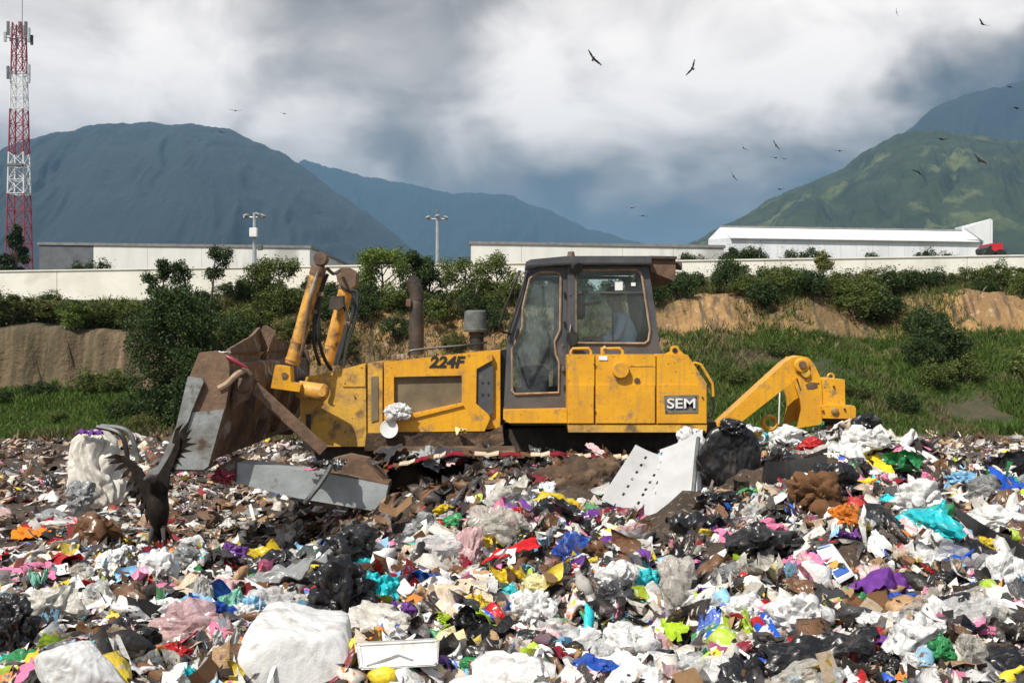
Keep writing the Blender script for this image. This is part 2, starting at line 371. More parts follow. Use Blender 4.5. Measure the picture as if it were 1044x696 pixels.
# ------------------------------------------------------------------ mountains
def mountain(name, outline, Y, front, back, m, seed, gul=.13, nx=700, ny=110):
    ox = np.array([(p-522)/F*Y for p, _ in outline]); oz = np.array([CZ+(348-q)/F*Y for _, q in outline])
    xs = np.linspace(ox[0], ox[-1], nx); t = np.linspace(-1, 1, ny)
    X, T = np.meshgrid(xs, t); R = np.interp(X, ox, oz)
    R = R+(fbm(X/Y*60, T*0, seed, 5)-.5)*Y*.006+(fbm(X/Y*420, T*0, seed+9, 3)-.5)*Y*.0012
    D = np.where(T < 0, T*front, T*back)
    S = 1-np.abs(T)**1.25
    w = X/Y*26+ (fbm(X/Y*9, T*3, seed+3)-.5)*3
    rid = 1-np.abs(2*fbm(w, T*2.2, seed+5, 5)-1)*2
    Z = R*S+(rid-.6)*gul*R.max()*np.sin(np.pi*np.abs(T))*(np.abs(T) > .02)
    Z = np.maximum(Z, 4.0*(1-S)-6)
    co = np.stack([X*(1+D/Y*.6), Y+D, Z], -1).reshape(-1, 3); idx = np.arange(nx*ny).reshape(ny, nx)
    q = np.stack([idx[:-1, :-1], idx[:-1, 1:], idx[1:, 1:], idx[1:, :-1]], -1).reshape(-1, 4)
    me = np_mesh(name, co, q); me.polygons.foreach_set('use_smooth', np.ones(len(q), bool))
    return tag(link_mesh(name, me, m), kind='structure')
forest = mat('far_forest', (.009, .017, .020), (.012, .021, .022), .95, .004, 12, .015, c3=(.014, .024, .022), s3=.0016, lo3=.5, hi3=.62)
forest_near = mat('hill_forest', (.016, .030, .014), (.036, .054, .022), .95, .011, 10, .035, c3=(.12, .14, .05), s3=.007, lo3=.56, hi3=.66)
mountain('mountain', [(-420, 240), (-200, 200), (-60, 172), (0, 160), (30, 147), (60, 138), (90, 129), (125, 125), (165, 126), (195, 127), (215, 130), (235, 133), (260, 146), (285, 155), (310, 170), (340, 193), (370, 213), (400, 238), (425, 258), (470, 300)], 4200, 2100, 1500, forest, 1, .07)
mountain('mountain', [(150, 300), (250, 200), (310, 163), (380, 182), (450, 195), (520, 200), (560, 214), (600, 232), (660, 250), (760, 300)], 7200, 1300, 1300, forest, 2, .08)
mountain('mountain', [(560, 320), (700, 250), (752, 224), (790, 200), (830, 186), (860, 172), (880, 155), (900, 142), (930, 131), (950, 134), (975, 140), (1010, 142), (1060, 146), (1200, 150), (1500, 240)], 2600, 1300, 900, forest_near, 6, .12)
mountain('mountain', [(700, 320), (860, 190), (930, 128), (945, 114), (965, 104), (985, 98), (1010, 90), (1044, 82), (1100, 70), (1300, 75), (1600, 200)], 4600, 1300, 1300, forest, 8, .08)

# ------------------------------------------------------------------ air
def build_haze():
    m = bpy.data.materials.new('air'); m.use_nodes = True; nt = m.node_tree; nt.nodes.clear()
    o = nt.nodes.new('ShaderNodeOutputMaterial'); v = nt.nodes.new('ShaderNodeVolumePrincipled')
    v.inputs['Color'].default_value = (.27, .51, .76, 1); v.inputs['Density'].default_value = .00012; v.inputs['Anisotropy'].default_value = 0
    nt.links.new(v.outputs[0], o.inputs['Volume'])
    bm = bmesh.new(); add_box(bm, Vector((0, 7200, 645)), (30000, 15000, 1310)); o = from_bm('haze', bm, m); tag(o, kind='stuff')
build_haze()

# ------------------------------------------------------------------ terrace: wall, warehouses, tower, lights, truck
stucco = mat('cream_stucco', (.80, .78, .69), (.70, .68, .59), .85, .8, .01, 6, c3=(.56, .53, .45), s3=.5, lo3=.58, hi3=.75)
siding = mat('pale_siding', (.72, .72, .67), (.64, .64, .60), .7, .6, .01, 3, c3=(.40, .40, .37), s3=.15, lo3=.55, hi3=.7, stretch=(1, 1, .3))
siding_white = mat('white_siding', (.74, .76, .77), (.64, .66, .67), .6, .5, .01, 3, c3=(.50, .52, .52), s3=.2, lo3=.56, hi3=.7, stretch=(1, 1, .3))
roofwhite = mat('white_sheet_roof', (.80, .81, .82), (.72, .73, .74), .5, .3)
roofgrey = mat('grey_flashing', (.16, .16, .155), (.22, .22, .21), .6, 2)
darkgrey = mat('dark_grey_and_wall_shade', (.13, .14, .15), (.10, .105, .115), .8, 1)
def build_wall():
    t = empty('perimeter_wall', (0, 45, 4.5), 'long cream plastered wall along the top of the bank behind the bulldozer', 'wall')
    xs = np.linspace(-66, 66, 34)
    for k in range(33):
        x0, x1 = xs[k], xs[k+1]; z = lambda x: 5.05+(x+20)/40*.62+ (.06 if k % 2 else 0)*0
        bm = bmesh.new(); add_poly(bm, [Vector((x0+.01, 45, 3.6)), Vector((x1-.01, 45, 3.6)), Vector((x1-.01, 45, z(x1))), Vector((x0+.01, 45, z(x0)))], .25)
        bevel(bm, .008); from_bm('wall_panel', bm, stucco, t)
        bm = bmesh.new(); add_poly(bm, [Vector((x0, 44.96, z(x0)+.003)), Vector((x1, 44.96, z(x1)+.003)), Vector((x1, 44.96, z(x1)+.055)), Vector((x0, 44.96, z(x0)+.055))], .33)
        from_bm('coping', bm, stucco, t)
build_wall()
def z_at(py, Y): return CZ-(py-348)/F*Y
def warehouse_flat(px0, px1, pyt, pyt2, Y, label, shaded_end=False, panel=4.6, side=None):
    x0, x1 = (px0-522)/F*Y, (px1-522)/F*Y; zt, z2 = z_at(pyt, Y), z_at(pyt2, Y)
    t = empty('warehouse', ((x0+x1)/2, Y, 4.4), label, 'warehouse')
    n = max(2, int((x1-x0)/panel)); xs = np.linspace(x0, x1, n+1); zz = lambda x: zt+(z2-zt)*(x-x0)/(x1-x0)
    for k in range(n):
        bm = bmesh.new(); a, b = xs[k]+.012, xs[k+1]-.012
        add_poly(bm, [Vector((a, Y, 3.5)), Vector((b, Y, 3.5)), Vector((b, Y, zz(b)-.25)), Vector((a, Y, zz(a)-.25))], .3)
        from_bm('wall_panel', bm, darkgrey if shaded_end and k == 0 else siding, t)  # first bay: cast shade painted in as a darker panel colour
    for (xa, xb) in ((x0, x0+.3), (x1-.3, x1)):
        bm = bmesh.new(); add_poly(bm, [Vector((xa, Y+.31, 3.5)), Vector((xb, Y+.31, 3.5)), Vector((xb, Y+.31, zz(xb)-.26)), Vector((xa, Y+.31, zz(xa)-.26))], 24)
        from_bm('end_wall', bm, siding, t)
    bm = bmesh.new(); add_poly(bm, [Vector((x0-.15, Y-.12, zt-.25)), Vector((x1+.15, Y-.12, z2-.25)), Vector((x1+.15, Y-.12, z2)), Vector((x0-.15, Y-.12, zt))], 25)
    from_bm('roof', bm, roofgrey, t); return t
warehouse_flat(40, 316, 247, 250.5, 112, 'low flat-roofed cream warehouse with a shade-painted end bay, beyond the wall at the lattice tower', True)
warehouse_flat(480, 738, 246, 250, 105, 'low flat-roofed pale warehouse behind the bulldozer cab')
def white_warehouse():
    Y = 120; t = empty('warehouse', P(870, 262, Y), 'long bright white warehouse with pitched roof and a raised wedge at one end', 'warehouse')
    X = lambda p: (p-522)/F*Y
    n = 16; xs = np.linspace(X(744), X(1003), n+1); zl, zr = z_at(242, Y), z_at(246, Y)
    for k in range(n):
        bm = bmesh.new(); a, b = xs[k]+.01, xs[k+1]-.01; za = zl+(zr-zl)*k/n; zb = zl+(zr-zl)*(k+1)/n
        add_poly(bm, [Vector((a, Y, 3.5)), Vector((b, Y, 3.5)), Vector((b, Y, zb-.05)), Vector((a, Y, za-.05))], .25); from_bm('wall_panel', bm, siding_white, t)
        bm = bmesh.new()
        ra, rb = X(735)+(X(995)-X(735))*k/n, X(735)+(X(995)-X(735))*(k+1)/n; z0 = z_at(227.5, Y+0)
        z0a, z0b = z0-(.45)*k/n, z0-.45*(k+1)/n
        e0, e1 = (xs[k], za) , (xs[k+1], zb)
        vs = [Vector((e0[0], Y-.35, e0[1])), Vector((e1[0]-.02, Y-.35, e1[1])), Vector((rb*1.05-.02, Y+7, z0b+.25)), Vector((ra*1.05, Y+7, z0a+.25))]
        v = [bm.verts.new(q) for q in vs]; v2 = [bm.verts.new(q+Vector((0, 0, -.12))) for q in vs]
        bm.faces.new(v); bm.faces.new(v2[::-1])
        for i in range(4): bm.faces.new((v[i], v2[i], v2[(i+1) % 4], v[(i+1) % 4]))
        from_bm('roof_sheet', bm, roofwhite, t)
    # gable end towards the road, slightly turned to the viewer
    bm = bmesh.new(); v = [bm.verts.new(q) for q in (Vector((X(744), Y, 3.5)), Vector((X(744), Y, zl-.05)), Vector((X(735)*1.05, Y+7, z0+.2)), Vector((X(727)*1.05, Y+9, zl+.6)), Vector((X(722)*1.05, Y+9, 3.5)))]
    bm.faces.new(v); r = bmesh.ops.extrude_face_region(bm, geom=bm.faces[:]); bmesh.ops.translate(bm, verts=[q for q in r['geom'] if isinstance(q, bmesh.types.BMVert)], vec=(.3, .2, 0))
    from_bm('gable_wall', bm, siding_white, t)
    prism('annex_wall', [(724, 262), (724, 247), (743, 247), (743, 262)], Y-.5, Y-.5, Y-.2, siding_white, t, .02)
    prism('wedge_wall', [(984, 232.5), (1009.5, 223), (1009.5, 262), (1003, 262), (1003, 246)], Y-.6, Y-.6, Y-.1, siding_white, t, .02)
    prism('wedge_side', [(1009.8, 223), (1012, 224.5), (1012, 262), (1009.8, 262)], Y-.6, Y-.6, Y+9, siding_white, t, .02)
    tube('ridge_cap', [Vector((X(735)*1.05, Y+7, z0+.3)), Vector((X(995)*1.05, Y+7, z0-.15))], .14, roofgrey, t)
white_warehouse()

redpaint = mat('red_white_tower_red', (.30, .035, .055), (.25, .03, .045), .5, 2)
towerwhite = mat('tower_white', (.75, .75, .75), (.65, .65, .65), .5, 2)
galv = mat('galvanised', (.42, .44, .45), (.34, .36, .37), .4, 4, metal=.3)
def tower():
    Y = 150; cx = (19.5-522)/F*Y; zb = 4.4; zt = z_at(24, Y)
    t = empty('lattice_tower', (cx, Y, zb), 'tall red and white lattice telecom mast rising beyond the wall', 'tower')
    wof = lambda z: 1.4+(.62-1.4)*(z-zb)/(zt-zb)
    ztop = [z_at(p, Y) for p in (268, 198, 156, 112, 74, 24)]
    for s in range(5):
        z0 = zb if s == 0 else ztop[s]; z1 = ztop[s+1]; m = redpaint if s % 2 == 0 else towerwhite
        sec = bmesh.new(); nb = max(3, int((z1-z0)/2.1))
        for k in range(nb):
            a, b = z0+(z1-z0)*k/nb, z0+(z1-z0)*(k+1)/nb; wa, wb = wof(a), wof(b)
            cs = [(-1, -1), (1, -1), (1, 1), (-1, 1)]
            for i in range(4):
                p, q = cs[i], cs[(i+1) % 4]
                A = Vector((cx+p[0]*wa, Y+p[1]*wa, a)); B = Vector((cx+q[0]*wb, Y+q[1]*wb, b)); C = Vector((cx+q[0]*wa, Y+q[1]*wa, a)); D = Vector((cx+p[0]*wb, Y+p[1]*wb, b))
                add_tube(sec, [A, B], .05, 4); add_tube(sec, [C, D], .05, 4); add_tube(sec, [A, C], .05, 4)
        br = from_bm('bracing', sec, m, t)
        for (i, j) in ((-1, -1), (1, -1), (1, 1), (-1, 1)):
            tube('mast_leg', [Vector((cx+i*wof(z0), Y+j*wof(z0), z0)), Vector((cx+i*wof(z1), Y+j*wof(z1), z1))], .10, m, t, 6)
    for (px, py, h) in ((10, 30, 14), (13, 36, 15), (30, 31, 13), (33, 38, 15), (9, 40, 10), (25, 34, 14), (20, 28, 12), (12, 76, 13), (31, 78, 15), (33, 73, 10), (34, 42, 10), (17, 44, 12)):
        x = (px-522)/F*Y; z = z_at(py, Y)
        a = box('antenna', (x, Y-1.1+(px % 3)*.6, z), (.35, .25, h/F*Y), galv if px % 2 else darkgrey, t, .03)
        tube('antenna_arm', [Vector((x, Y-1+(px % 3)*.6, z)), Vector((cx, Y, z-.1))], .06, galv, t, 5)
    tube('spire', [Vector((cx+.4, Y, zt-.5)), Vector((cx+.4, Y, z_at(-18, Y)))], .07, galv, t, 5)
    box('equipment_box', ((20-522)/F*Y, Y-1.5, z_at(170, Y)), (2.2, .5, .35), darkgrey, t, .03)
tower()
def light_pole(px, pyt, pyb, Y, label, k):
    p0 = P(px, 290, Y); p0.z = 4.5; p1 = P(px, pyt, Y)
    t = empty('street_lamp', p0, label, 'street lamp', 'floodlight poles beyond the wall')
    tube('pole', [p0, p1], [.14, .09], galv, t, 8)
    for i, dx in enumerate((-.55, .0, .5) if k else (-.45, .2, .5)):
        box('lamp_head', p1+Vector((dx, -.05, -.15+.08*(i % 2))), (.26, .4, .11), galv, t, .03, Matrix.Rotation(.35*(1 if dx > 0 else -1), 3, 'Y'))
    tube('cross_arm', [p1+Vector((-.6, 0, -.25)), p1+Vector((.6, 0, -.25))], .05, galv, t, 6)
    if not k:
        box('control_box', p1+Vector((.0, -.2, -1.1)), (.42, .3, .5), towerwhite, t, .03); box('cable_box', p1+Vector((.35, -.2, -1.9)), (.25, .25, .3), darkgrey, t, .02)
    else: box('beacon', p1+Vector((0, 0, .12)), (.14, .14, .25), darkgrey, t, .03)
light_pole(259.5, 217, 275, 62, 'floodlight pole with a white box below its head, in front of the cream warehouse', 0)
light_pole(446, 219, 272, 66, 'slim floodlight pole with crossed head, between the exhaust pipe and the cab', 1)
tube_p = tag(tube('leaning_pole', [P(806, 262, 48), P(814, 276, 48)], .05, darkgrey), 'thin dark pole leaning against the wall in front of the white warehouse', 'pole')
def truck():
    Y = 70; red = mat('red_truck_paint', (.62, .02, .03), (.5, .02, .03), .4, 3)
    t = empty('parked_truck', P(1016, 262, Y), 'small red truck parked beside the white warehouse wedge', 'truck')
    prism('cargo_body', [(1011, 257), (1011, 248), (1022.5, 248), (1022.5, 257)], Y, Y, Y+1.9, red, t, .03)
    prism('chassis', [(1008, 260.5), (1008, 257.3), (1021, 257.3), (1023, 260.5)], Y, Y+.1, Y+1.8, black, t, .02)
    prism('cab', [(1007.5, 257), (1007.2, 252.5), (1010, 250), (1010.8, 250), (1010.8, 257)], Y, Y, Y+1.9, black, t, .03)
    for px in (1009.5, 1020): lathe('wheel', [(.0, 0), (.42, 0), (.42, .25), (0, .25)], P(px, 261, Y)+Vector((0, -.02, 0)), (0, 1, 0), black, t, 14)
truck()

# ------------------------------------------------------------------ plants
def leaf_mat(name, c1, c2, c3, trans=.25):
    m = bpy.data.materials.new(name); m.use_nodes = True; nt = m.node_tree; nt.nodes.clear(); N = nt.nodes.new; L = nt.links.new
    o = N('ShaderNodeOutputMaterial'); g = N('ShaderNodeNewGeometry'); r = N('ShaderNodeValToRGB'); L(g.outputs['Random Per Island'], r.inputs[0])
    r.color_ramp.elements.new(.5)
    for e, (p, c) in zip(r.color_ramp.elements, ((0, c1), (.55, c2), (1, c3))): e.position = p; e.color = (*c, 1)
    n = N('ShaderNodeTexNoise'); n.inputs['Scale'].default_value = 2.2; tc = N('ShaderNodeTexCoord'); L(tc.outputs['Object'], n.inputs['Vector'])
    oi = N('ShaderNodeObjectInfo'); ad = N('ShaderNodeMath'); L(n.outputs[0], ad.inputs[0]); L(oi.outputs['Random'], ad.inputs[1])
    mr = N('ShaderNodeMapRange'); mr.inputs['From Min'].default_value = .4; mr.inputs['From Max'].default_value = 1.6; mr.inputs['To Min'].default_value = .75; mr.inputs['To Max'].default_value = 1.35
    L(ad.outputs[0], mr.inputs['Value'])
    sc = N('ShaderNodeVectorMath'); sc.operation = 'SCALE'; L(r.outputs[0], sc.inputs[0]); L(mr.outputs[0], sc.inputs['Scale'])
    b = N('ShaderNodeBsdfPrincipled'); b.inputs['Roughness'].default_value = .6; b.inputs['Specular IOR Level'].default_value = .3; L(sc.outputs[0], b.inputs['Base Color'])
    t = N('ShaderNodeBsdfTranslucent'); L(sc.outputs[0], t.inputs[0]); mx = N('ShaderNodeMixShader'); mx.inputs[0].default_value = trans
    L(b.outputs[0], mx.inputs[1]); L(t.outputs[0], mx.inputs[2]); L(mx.outputs[0], o.inputs[0]); return m
leaf_dark = leaf_mat('dark_leaves', (.014, .030, .009), (.030, .055, .014), (.065, .10, .022))
leaf_mid = leaf_mat('mid_leaves', (.045, .065, .014), (.085, .115, .024), (.15, .18, .04))
leaf_olive = leaf_mat('olive_leaves', (.065, .078, .02), (.12, .13, .035), (.20, .19, .06))
leaf_lime = leaf_mat('lime_leaves', (.07, .12, .018), (.12, .18, .028), (.19, .24, .045))
grass_m = leaf_mat('green_grass', (.045, .085, .014), (.08, .14, .022), (.13, .19, .04), .35)
weed_m = leaf_mat('dry_weeds', (.08, .085, .03), (.14, .12, .05), (.22, .18, .09), .3)
bark = mat('bark', (.07, .05, .035), (.04, .03, .022), .9, 8, .02)
def crown_mesh(name, R, Hh, nclump, nleaf, leaf, seed, spiky=0):
    r = np.random.default_rng(seed); cs = []
    while len(cs) < nclump:
        p = r.uniform(-1, 1, 3)
        if np.linalg.norm(p) < 1 and np.linalg.norm(p) > .35: cs.append(p)
    cs = np.array(cs); sc = np.array([R, R, Hh/2]); cen = cs*sc*.85+[0, 0, Hh*.52]
    rad = r.uniform(.16, .36, nclump)*min(R, Hh)
    k = r.integers(0, nclump, nleaf); d = r.normal(0, 1, (nleaf, 3)); d /= np.linalg.norm(d, axis=1)[:, None]
    pos = cen[k]+d*rad[k][:, None]*(r.uniform(.35, 1.05, nleaf)**.6)[:, None]*[1, 1, 1.1]
    pos[:, 2] = np.maximum(pos[:, 2], .02)
    if spiky:
        m = r.random(nleaf) < spiky; pos[m] += d[m]*np.abs(r.normal(0, .25, (m.sum(), 1)))*R; pos[m, 2] = np.abs(pos[m, 2])
    return pos, cards(pos, leaf*r.uniform(.6, 1.35, nleaf), r)
def cards(pos, size, r, aspect=.55):
    n = len(pos); a = r.normal(0, 1, (n, 3)); a /= np.linalg.norm(a, axis=1)[:, None]; b = r.normal(0, 1, (n, 3)); b = np.cross(a, b); b /= np.linalg.norm(b, axis=1)[:, None]
    s = size[:, None]; co = np.stack([pos-a*s, pos+b*s*aspect, pos+a*s, pos-b*s*aspect], 1).reshape(-1, 3)
    return co, np.arange(n*4).reshape(-1, 4)
def plant(name, cr, m, loc, sc, rz, label, cat, group=None, kids=()):
    t = empty(name, loc, label, cat, group); t.scale = sc; t.rotation_euler.z = rz
    c = link_mesh('crown', cr, None, t); c.data = cr
    c.material_slots[0].link = 'OBJECT'; c.material_slots[0].material = m
    for nm, me in kids:
        o = link_mesh(nm, me, None, t)
    return t
def mk_crown(*a, **k):
    _, (co, q) = crown_mesh(*a, **k); me = np_mesh(a[0], co, q); me.materials.append(leaf_mid); return me
shrubs = [mk_crown('crown', .7, 1.15, 15+3*i, 4200, .034, i, spiky=.16) for i in range(6)]
loose = [mk_crown('crown', .5, 1.6, 11+2*i, 2600, .034, 20+i, spiky=.34) for i in range(4)]
def stem_mesh(hh, n, seed, rr=.03):
    r = random.Random(seed); bm = bmesh.new()
    for i in range(n):
        a = r.uniform(0, 6.28); l = hh*r.uniform(.6, .95); e = Vector((math.cos(a)*l*.35, math.sin(a)*l*.35, l))
        add_tube(bm, smooth_path([Vector((0, 0, -.15)), e*.5+Vector((r.uniform(-.06, .06), r.uniform(-.06, .06), 0)), e], 3), [rr*(1-.8*k/6) for k in range(7)], 5)
    me = bpy.data.meshes.new('stem'); bm.to_mesh(me); bm.free(); me.materials.append(bark); return me
stems = stem_mesh(1.0, 5, 3); trunk = stem_mesh(1.5, 4, 5, .05)
plants = []     # (object, kind words) for labels at the end
def shrub(px, Y, w, h, m, kind='round', word='dark green', rnd=random.Random(5)):
    """w, h in metres"""
    x = (px-522)/F*Y; z = H(x, Y)
    me = (shrubs if kind != 'loose' else loose); i = rnd.randrange(len(me)); bw, bh = (1.4, 1.15) if kind != 'loose' else (1.0, 1.6)
    t = plant('shrub', me[i], m, (x, Y, z-.05), (w/bw, w/bw*rnd.uniform(.8, 1.1), h/bh), rnd.uniform(0, 6), None, 'shrub', None, [('stem', stems)])
    plants.append((t, word, kind)); return t
R5 = random.Random(31)
LW = [(leaf_dark, 'dark green'), (leaf_mid, 'mid green'), (leaf_olive, 'olive green'), (leaf_lime, 'bright yellow-green')]
def pick(w): return R5.choices(LW, w)[0]
# along the top of the bank, left, middle and right
for px in range(-40, 372, 15):
    m, w = pick((4, 5, 3, .4)); shrub(px+R5.uniform(-5, 5), R5.uniform(34.8, 37), R5.uniform(1.0, 1.5), R5.uniform(.55, .95), m, R5.choice(('round', 'round', 'loose')), w)
for px in range(-45, 330, 13):
    m, w = pick((4, 5, 4, .3)); shrub(px+R5.uniform(-7, 7), R5.uniform(32.4, 34.2), R5.uniform(1.0, 1.5), R5.uniform(.7, 1.05), m, R5.choice(('round', 'loose')), w)
for px in range(350, 560, 17):
    m, w = pick((5, 5, 2, .4)); shrub(px+R5.uniform(-5, 5), R5.uniform(35.6, 38), R5.uniform(.9, 1.3), R5.uniform(.5, .9), m, R5.choice(('round', 'loose')), w)
for px in range(345, 530, 27):
    m, w = pick((6, 4, 2, 0)); shrub(px+R5.uniform(-8, 8), R5.uniform(33.6, 34.8), R5.uniform(.9, 1.4), R5.uniform(.6, .9), m, 'round', w)
for px in range(560, 1085, 17):
    m, w = pick((2, 5, 5, .2)); shrub(px+R5.uniform(-6, 6), R5.uniform(36.3, 38.6), R5.uniform(1.0, 1.5), R5.uniform(.55, .95), m, R5.choice(('round', 'loose')), w)
for (px, Y, w, h, mi) in [(690, 35.2, 1.5, .8, 0), (742, 35.4, 1.2, 1.1, 0), (705, 36.4, 1, .8, 0), (760, 34.8, 1.3, .7, 1), (778, 34.4, 1.5, .9, 0), (800, 34.9, 1.6, .85, 1), (826, 34.6, 1.6, .8, 0), (850, 34.9, 1.5, .8, 1), (872, 34.5, 1.7, .95, 1), (897, 34.8, 1.7, 1.0, 0),
        (884, 36.0, 1.5, .9, 1), (912, 36.2, 1.5, .9, 0), (935, 36, 1.2, .7, 0), (932, 34.0, .9, .8, 1), (942, 33.4, 1.1, 1.0, 0), (948, 32.6, 1.3, 1.3, 0), (962, 31.8, 1.7, 1.2, 0), (940, 31.2, 1.3, .9, 0), (985, 30.6, 1.2, .8, 1), (955, 30.0, 1.1, .8, 1), (920, 28.6, .9, .6, 0), (1000, 35.8, 1.3, .6, 0), (1040, 34.8, .9, .8, 1), (1020, 36.2, 1.5, .7, 1),
        (745, 35.9, 1.4, .8, 1), (660, 34.8, 1.2, .9, 0), (1055, 30.5, 1.5, .9, 1), (870, 29.3, 1.0, .5, 1), (800, 31.8, 1.1, .5, 1), (750, 31.0, 1.1, .5, 1)]:
    shrub(px, Y, w, h, LW[mi][0], 'round', LW[mi][1])
for (px, Y, w, h, mi) in [(372, 33.2, 1.2, .8, 0), (405, 32.6, 1.0, .9, 0), (352, 32.2, 1.3, .8, 1), (440, 33.4, 1.2, .8, 1), (462, 32.5, .9, .6, 2), (330, 33.6, 1.2, .9, 0), (500, 33.0, 1.2, .9, 0), (262, 31.5, 1.3, .8, 1), (240, 32.4, 1.3, 1.0, 0), (290, 32.8, 1.1, .7, 2)]:
    shrub(px, Y, w, h, LW[mi][0], 'round', LW[mi][1])
# foot of the cliff on the left
for (px, Y, w, h, mi) in [(5, 30.2, .8, .4, 0), (42, 30.6, 1.0, .45, 0), (88, 30.9, 1.3, .75, 1), (118, 30.8, 1.1, .7, 1), (60, 28.6, .9, .35, 1), (128, 28.6, 1.2, .55, 0), (150, 27.6, .9, .45, 2)]:
    shrub(px, Y, w, h, LW[mi][0], 'round', LW[mi][1])
# low plants growing on the terrace right behind the wall
for (px, w, h) in [(695, .9, .5), (700, 1.2, .45), (712, 1.0, .4), (742, 1.3, .7), (755, 1.5, .75), (764, .9, .85), (772, .7, .5), (800, 1.1, .55), (822, 1.2, .65), (835, .7, .5), (880, 1.1, .4), (938, 1.2, .55), (955, 1.1, .4), (88, 1.2, .5), (110, 1.3, .6)]:
    x = (px-522)/F*50; z = 5.05+(x*45/50+20)/40*.62
    t = plant('shrub', shrubs[R5.randrange(5)], leaf_dark, (x, 49, z-.6+.35), (w/1.4, w/1.4, (h+.35)/1.15), R5.uniform(0, 6), None, 'shrub', None, [('stem', stems)])
    plants.append((t, 'small dark', 'behind the wall'))
# young trees
def young_tree(px, Y, pyt, w, m, label, lean=0, n=7, seed=0):
    x = (px-522)/F*Y; z0 = H(x, Y); h = z_at(pyt, Y)-z0; r = random.Random(seed)
    t = empty('young_tree', (x, Y, z0), label, 'tree')
    top = Vector((lean*h, 0, h)); pts = smooth_path([Vector((0, 0, -.2)), Vector((lean*h*.3+.06, .05, h*.45)), top*.97], 4)
    bm = bmesh.new(); add_tube(bm, pts, [.05*(1-.75*i/(len(pts)-1)) for i in range(len(pts))], 6); cen = []
    for k in range(n):
        a = pts[int(len(pts)*r.uniform(.4, .95))-1]; e = a+Vector((r.uniform(-1, 1)*w*.5, r.uniform(-1, 1)*w*.4, r.uniform(.1, .4)*w+.05))
        if e.z > h: e.z = h
        add_tube(bm, [a, a.lerp(e, .5)+Vector((0, 0, .03)), e], [.02, .015, .008], 4); cen.append(e)
    cen.append(top); link = from_bm('trunk', bm, bark, None); link.parent = t
    rr = np.random.default_rng(seed+9); c = np.array([list(v) for v in cen]); k = rr.integers(0, len(c), 480*n)
    d = rr.normal(0, 1, (len(k), 3)); d /= np.linalg.norm(d, axis=1)[:, None]
    pos = c[k]+d*(w*.19*rr.uniform(.2, 1, len(k))**.5)[:, None]; pos += rr.normal(0, .05, pos.shape)*w; co, q = cards(pos, .034*rr.uniform(.7, 1.4, len(k)), rr)
    me = np_mesh('crown', co, q); link_mesh('crown', me, m, t)
young_tree(190, 34.5, 273, 1.1, leaf_dark, 'young dark tree with forked crown standing above the big dark bush', -.1, 9, 1)
young_tree(212, 34.2, 258, 1.0, leaf_dark, 'thin leaning young tree with one lone tuft at its tip above the wall', .12, 6, 2)
young_tree(165, 34.4, 270, .9, leaf_dark, 'young tree with small bushy head in front of the cream warehouse', 0, 8, 3)
young_tree(283, 35.4, 270, 1.2, leaf_mid, 'broad light young tree next to the lift cylinders', 0, 9, 4)
young_tree(256, 35.5, 276, 1.2, leaf_mid, 'open young tree at the foot of the floodlight pole with the white box', 0, 7, 14)
young_tree(388, 34.5, 262, 1.3, leaf_lime, 'bright yellow-green young tree behind the leaning exhaust pipe', 0, 14, 5)
young_tree(419, 36, 262, .9, leaf_dark, 'slender dark young tree between the bright tree and the slim floodlight pole', 0, 10, 6)
young_tree(436, 36, 268, 1.1, leaf_dark, 'dark bushy young tree right beside the slim floodlight pole', 0, 12, 16)
young_tree(472, 35.5, 270, 1.3, leaf_mid, 'light-leaved young tree behind the air intake', .05, 8, 7)
young_tree(505, 35.5, 266, 1.3, leaf_mid, 'open-crowned young tree just in front of the cab roof', 0, 9, 8)
young_tree(838, 37, 262, .9, leaf_olive, 'thin olive sapling sticking up above the bank edge against the wall', 0, 4, 9)
def big_bush():
    Y = 27.8; x = (178-522)/F*Y; z0 = H(x, Y)
    t = empty('big_bush', (x, Y, z0), 'tall dense dark green bush growing against the cliff beside the bulldozer blade', 'bush')
    r = np.random.default_rng(4); cen = []
    for k in range(95):
        u = r.uniform(0, 1); wdt = np.interp(u, [0, .2, .55, .8, 1], [.65, .95, 1.0, .7, .3]); cen.append([r.uniform(-1, 1)*wdt, r.uniform(-.6, .6)*wdt, .15+u*3.15])
    c = np.array(cen); n = 42000; k = r.integers(0, len(c), n); d = r.normal(0, 1, (n, 3)); d /= np.linalg.norm(d, axis=1)[:, None]
    pos = c[k]+d*((.34*r.uniform(.2, 1, n)**.5*np.where(r.random(n) < .06, 1.7, 1)))[:, None]; pos[:, 2] = np.maximum(pos[:, 2], .03); co, q = cards(pos, .034*r.uniform(.6, 1.4, n), r)
    link_mesh('crown', np_mesh('crown', co, q), leaf_dark, t)
    bm = bmesh.new()
    for k in range(0, 60, 4): add_tube(bm, smooth_path([Vector((0, 0, -.1)), Vector(cen[k])*.5, Vector(cen[k])], 3), .025, 5)
    o = from_bm('trunk', bm, bark, None); o.parent = t
big_bush()
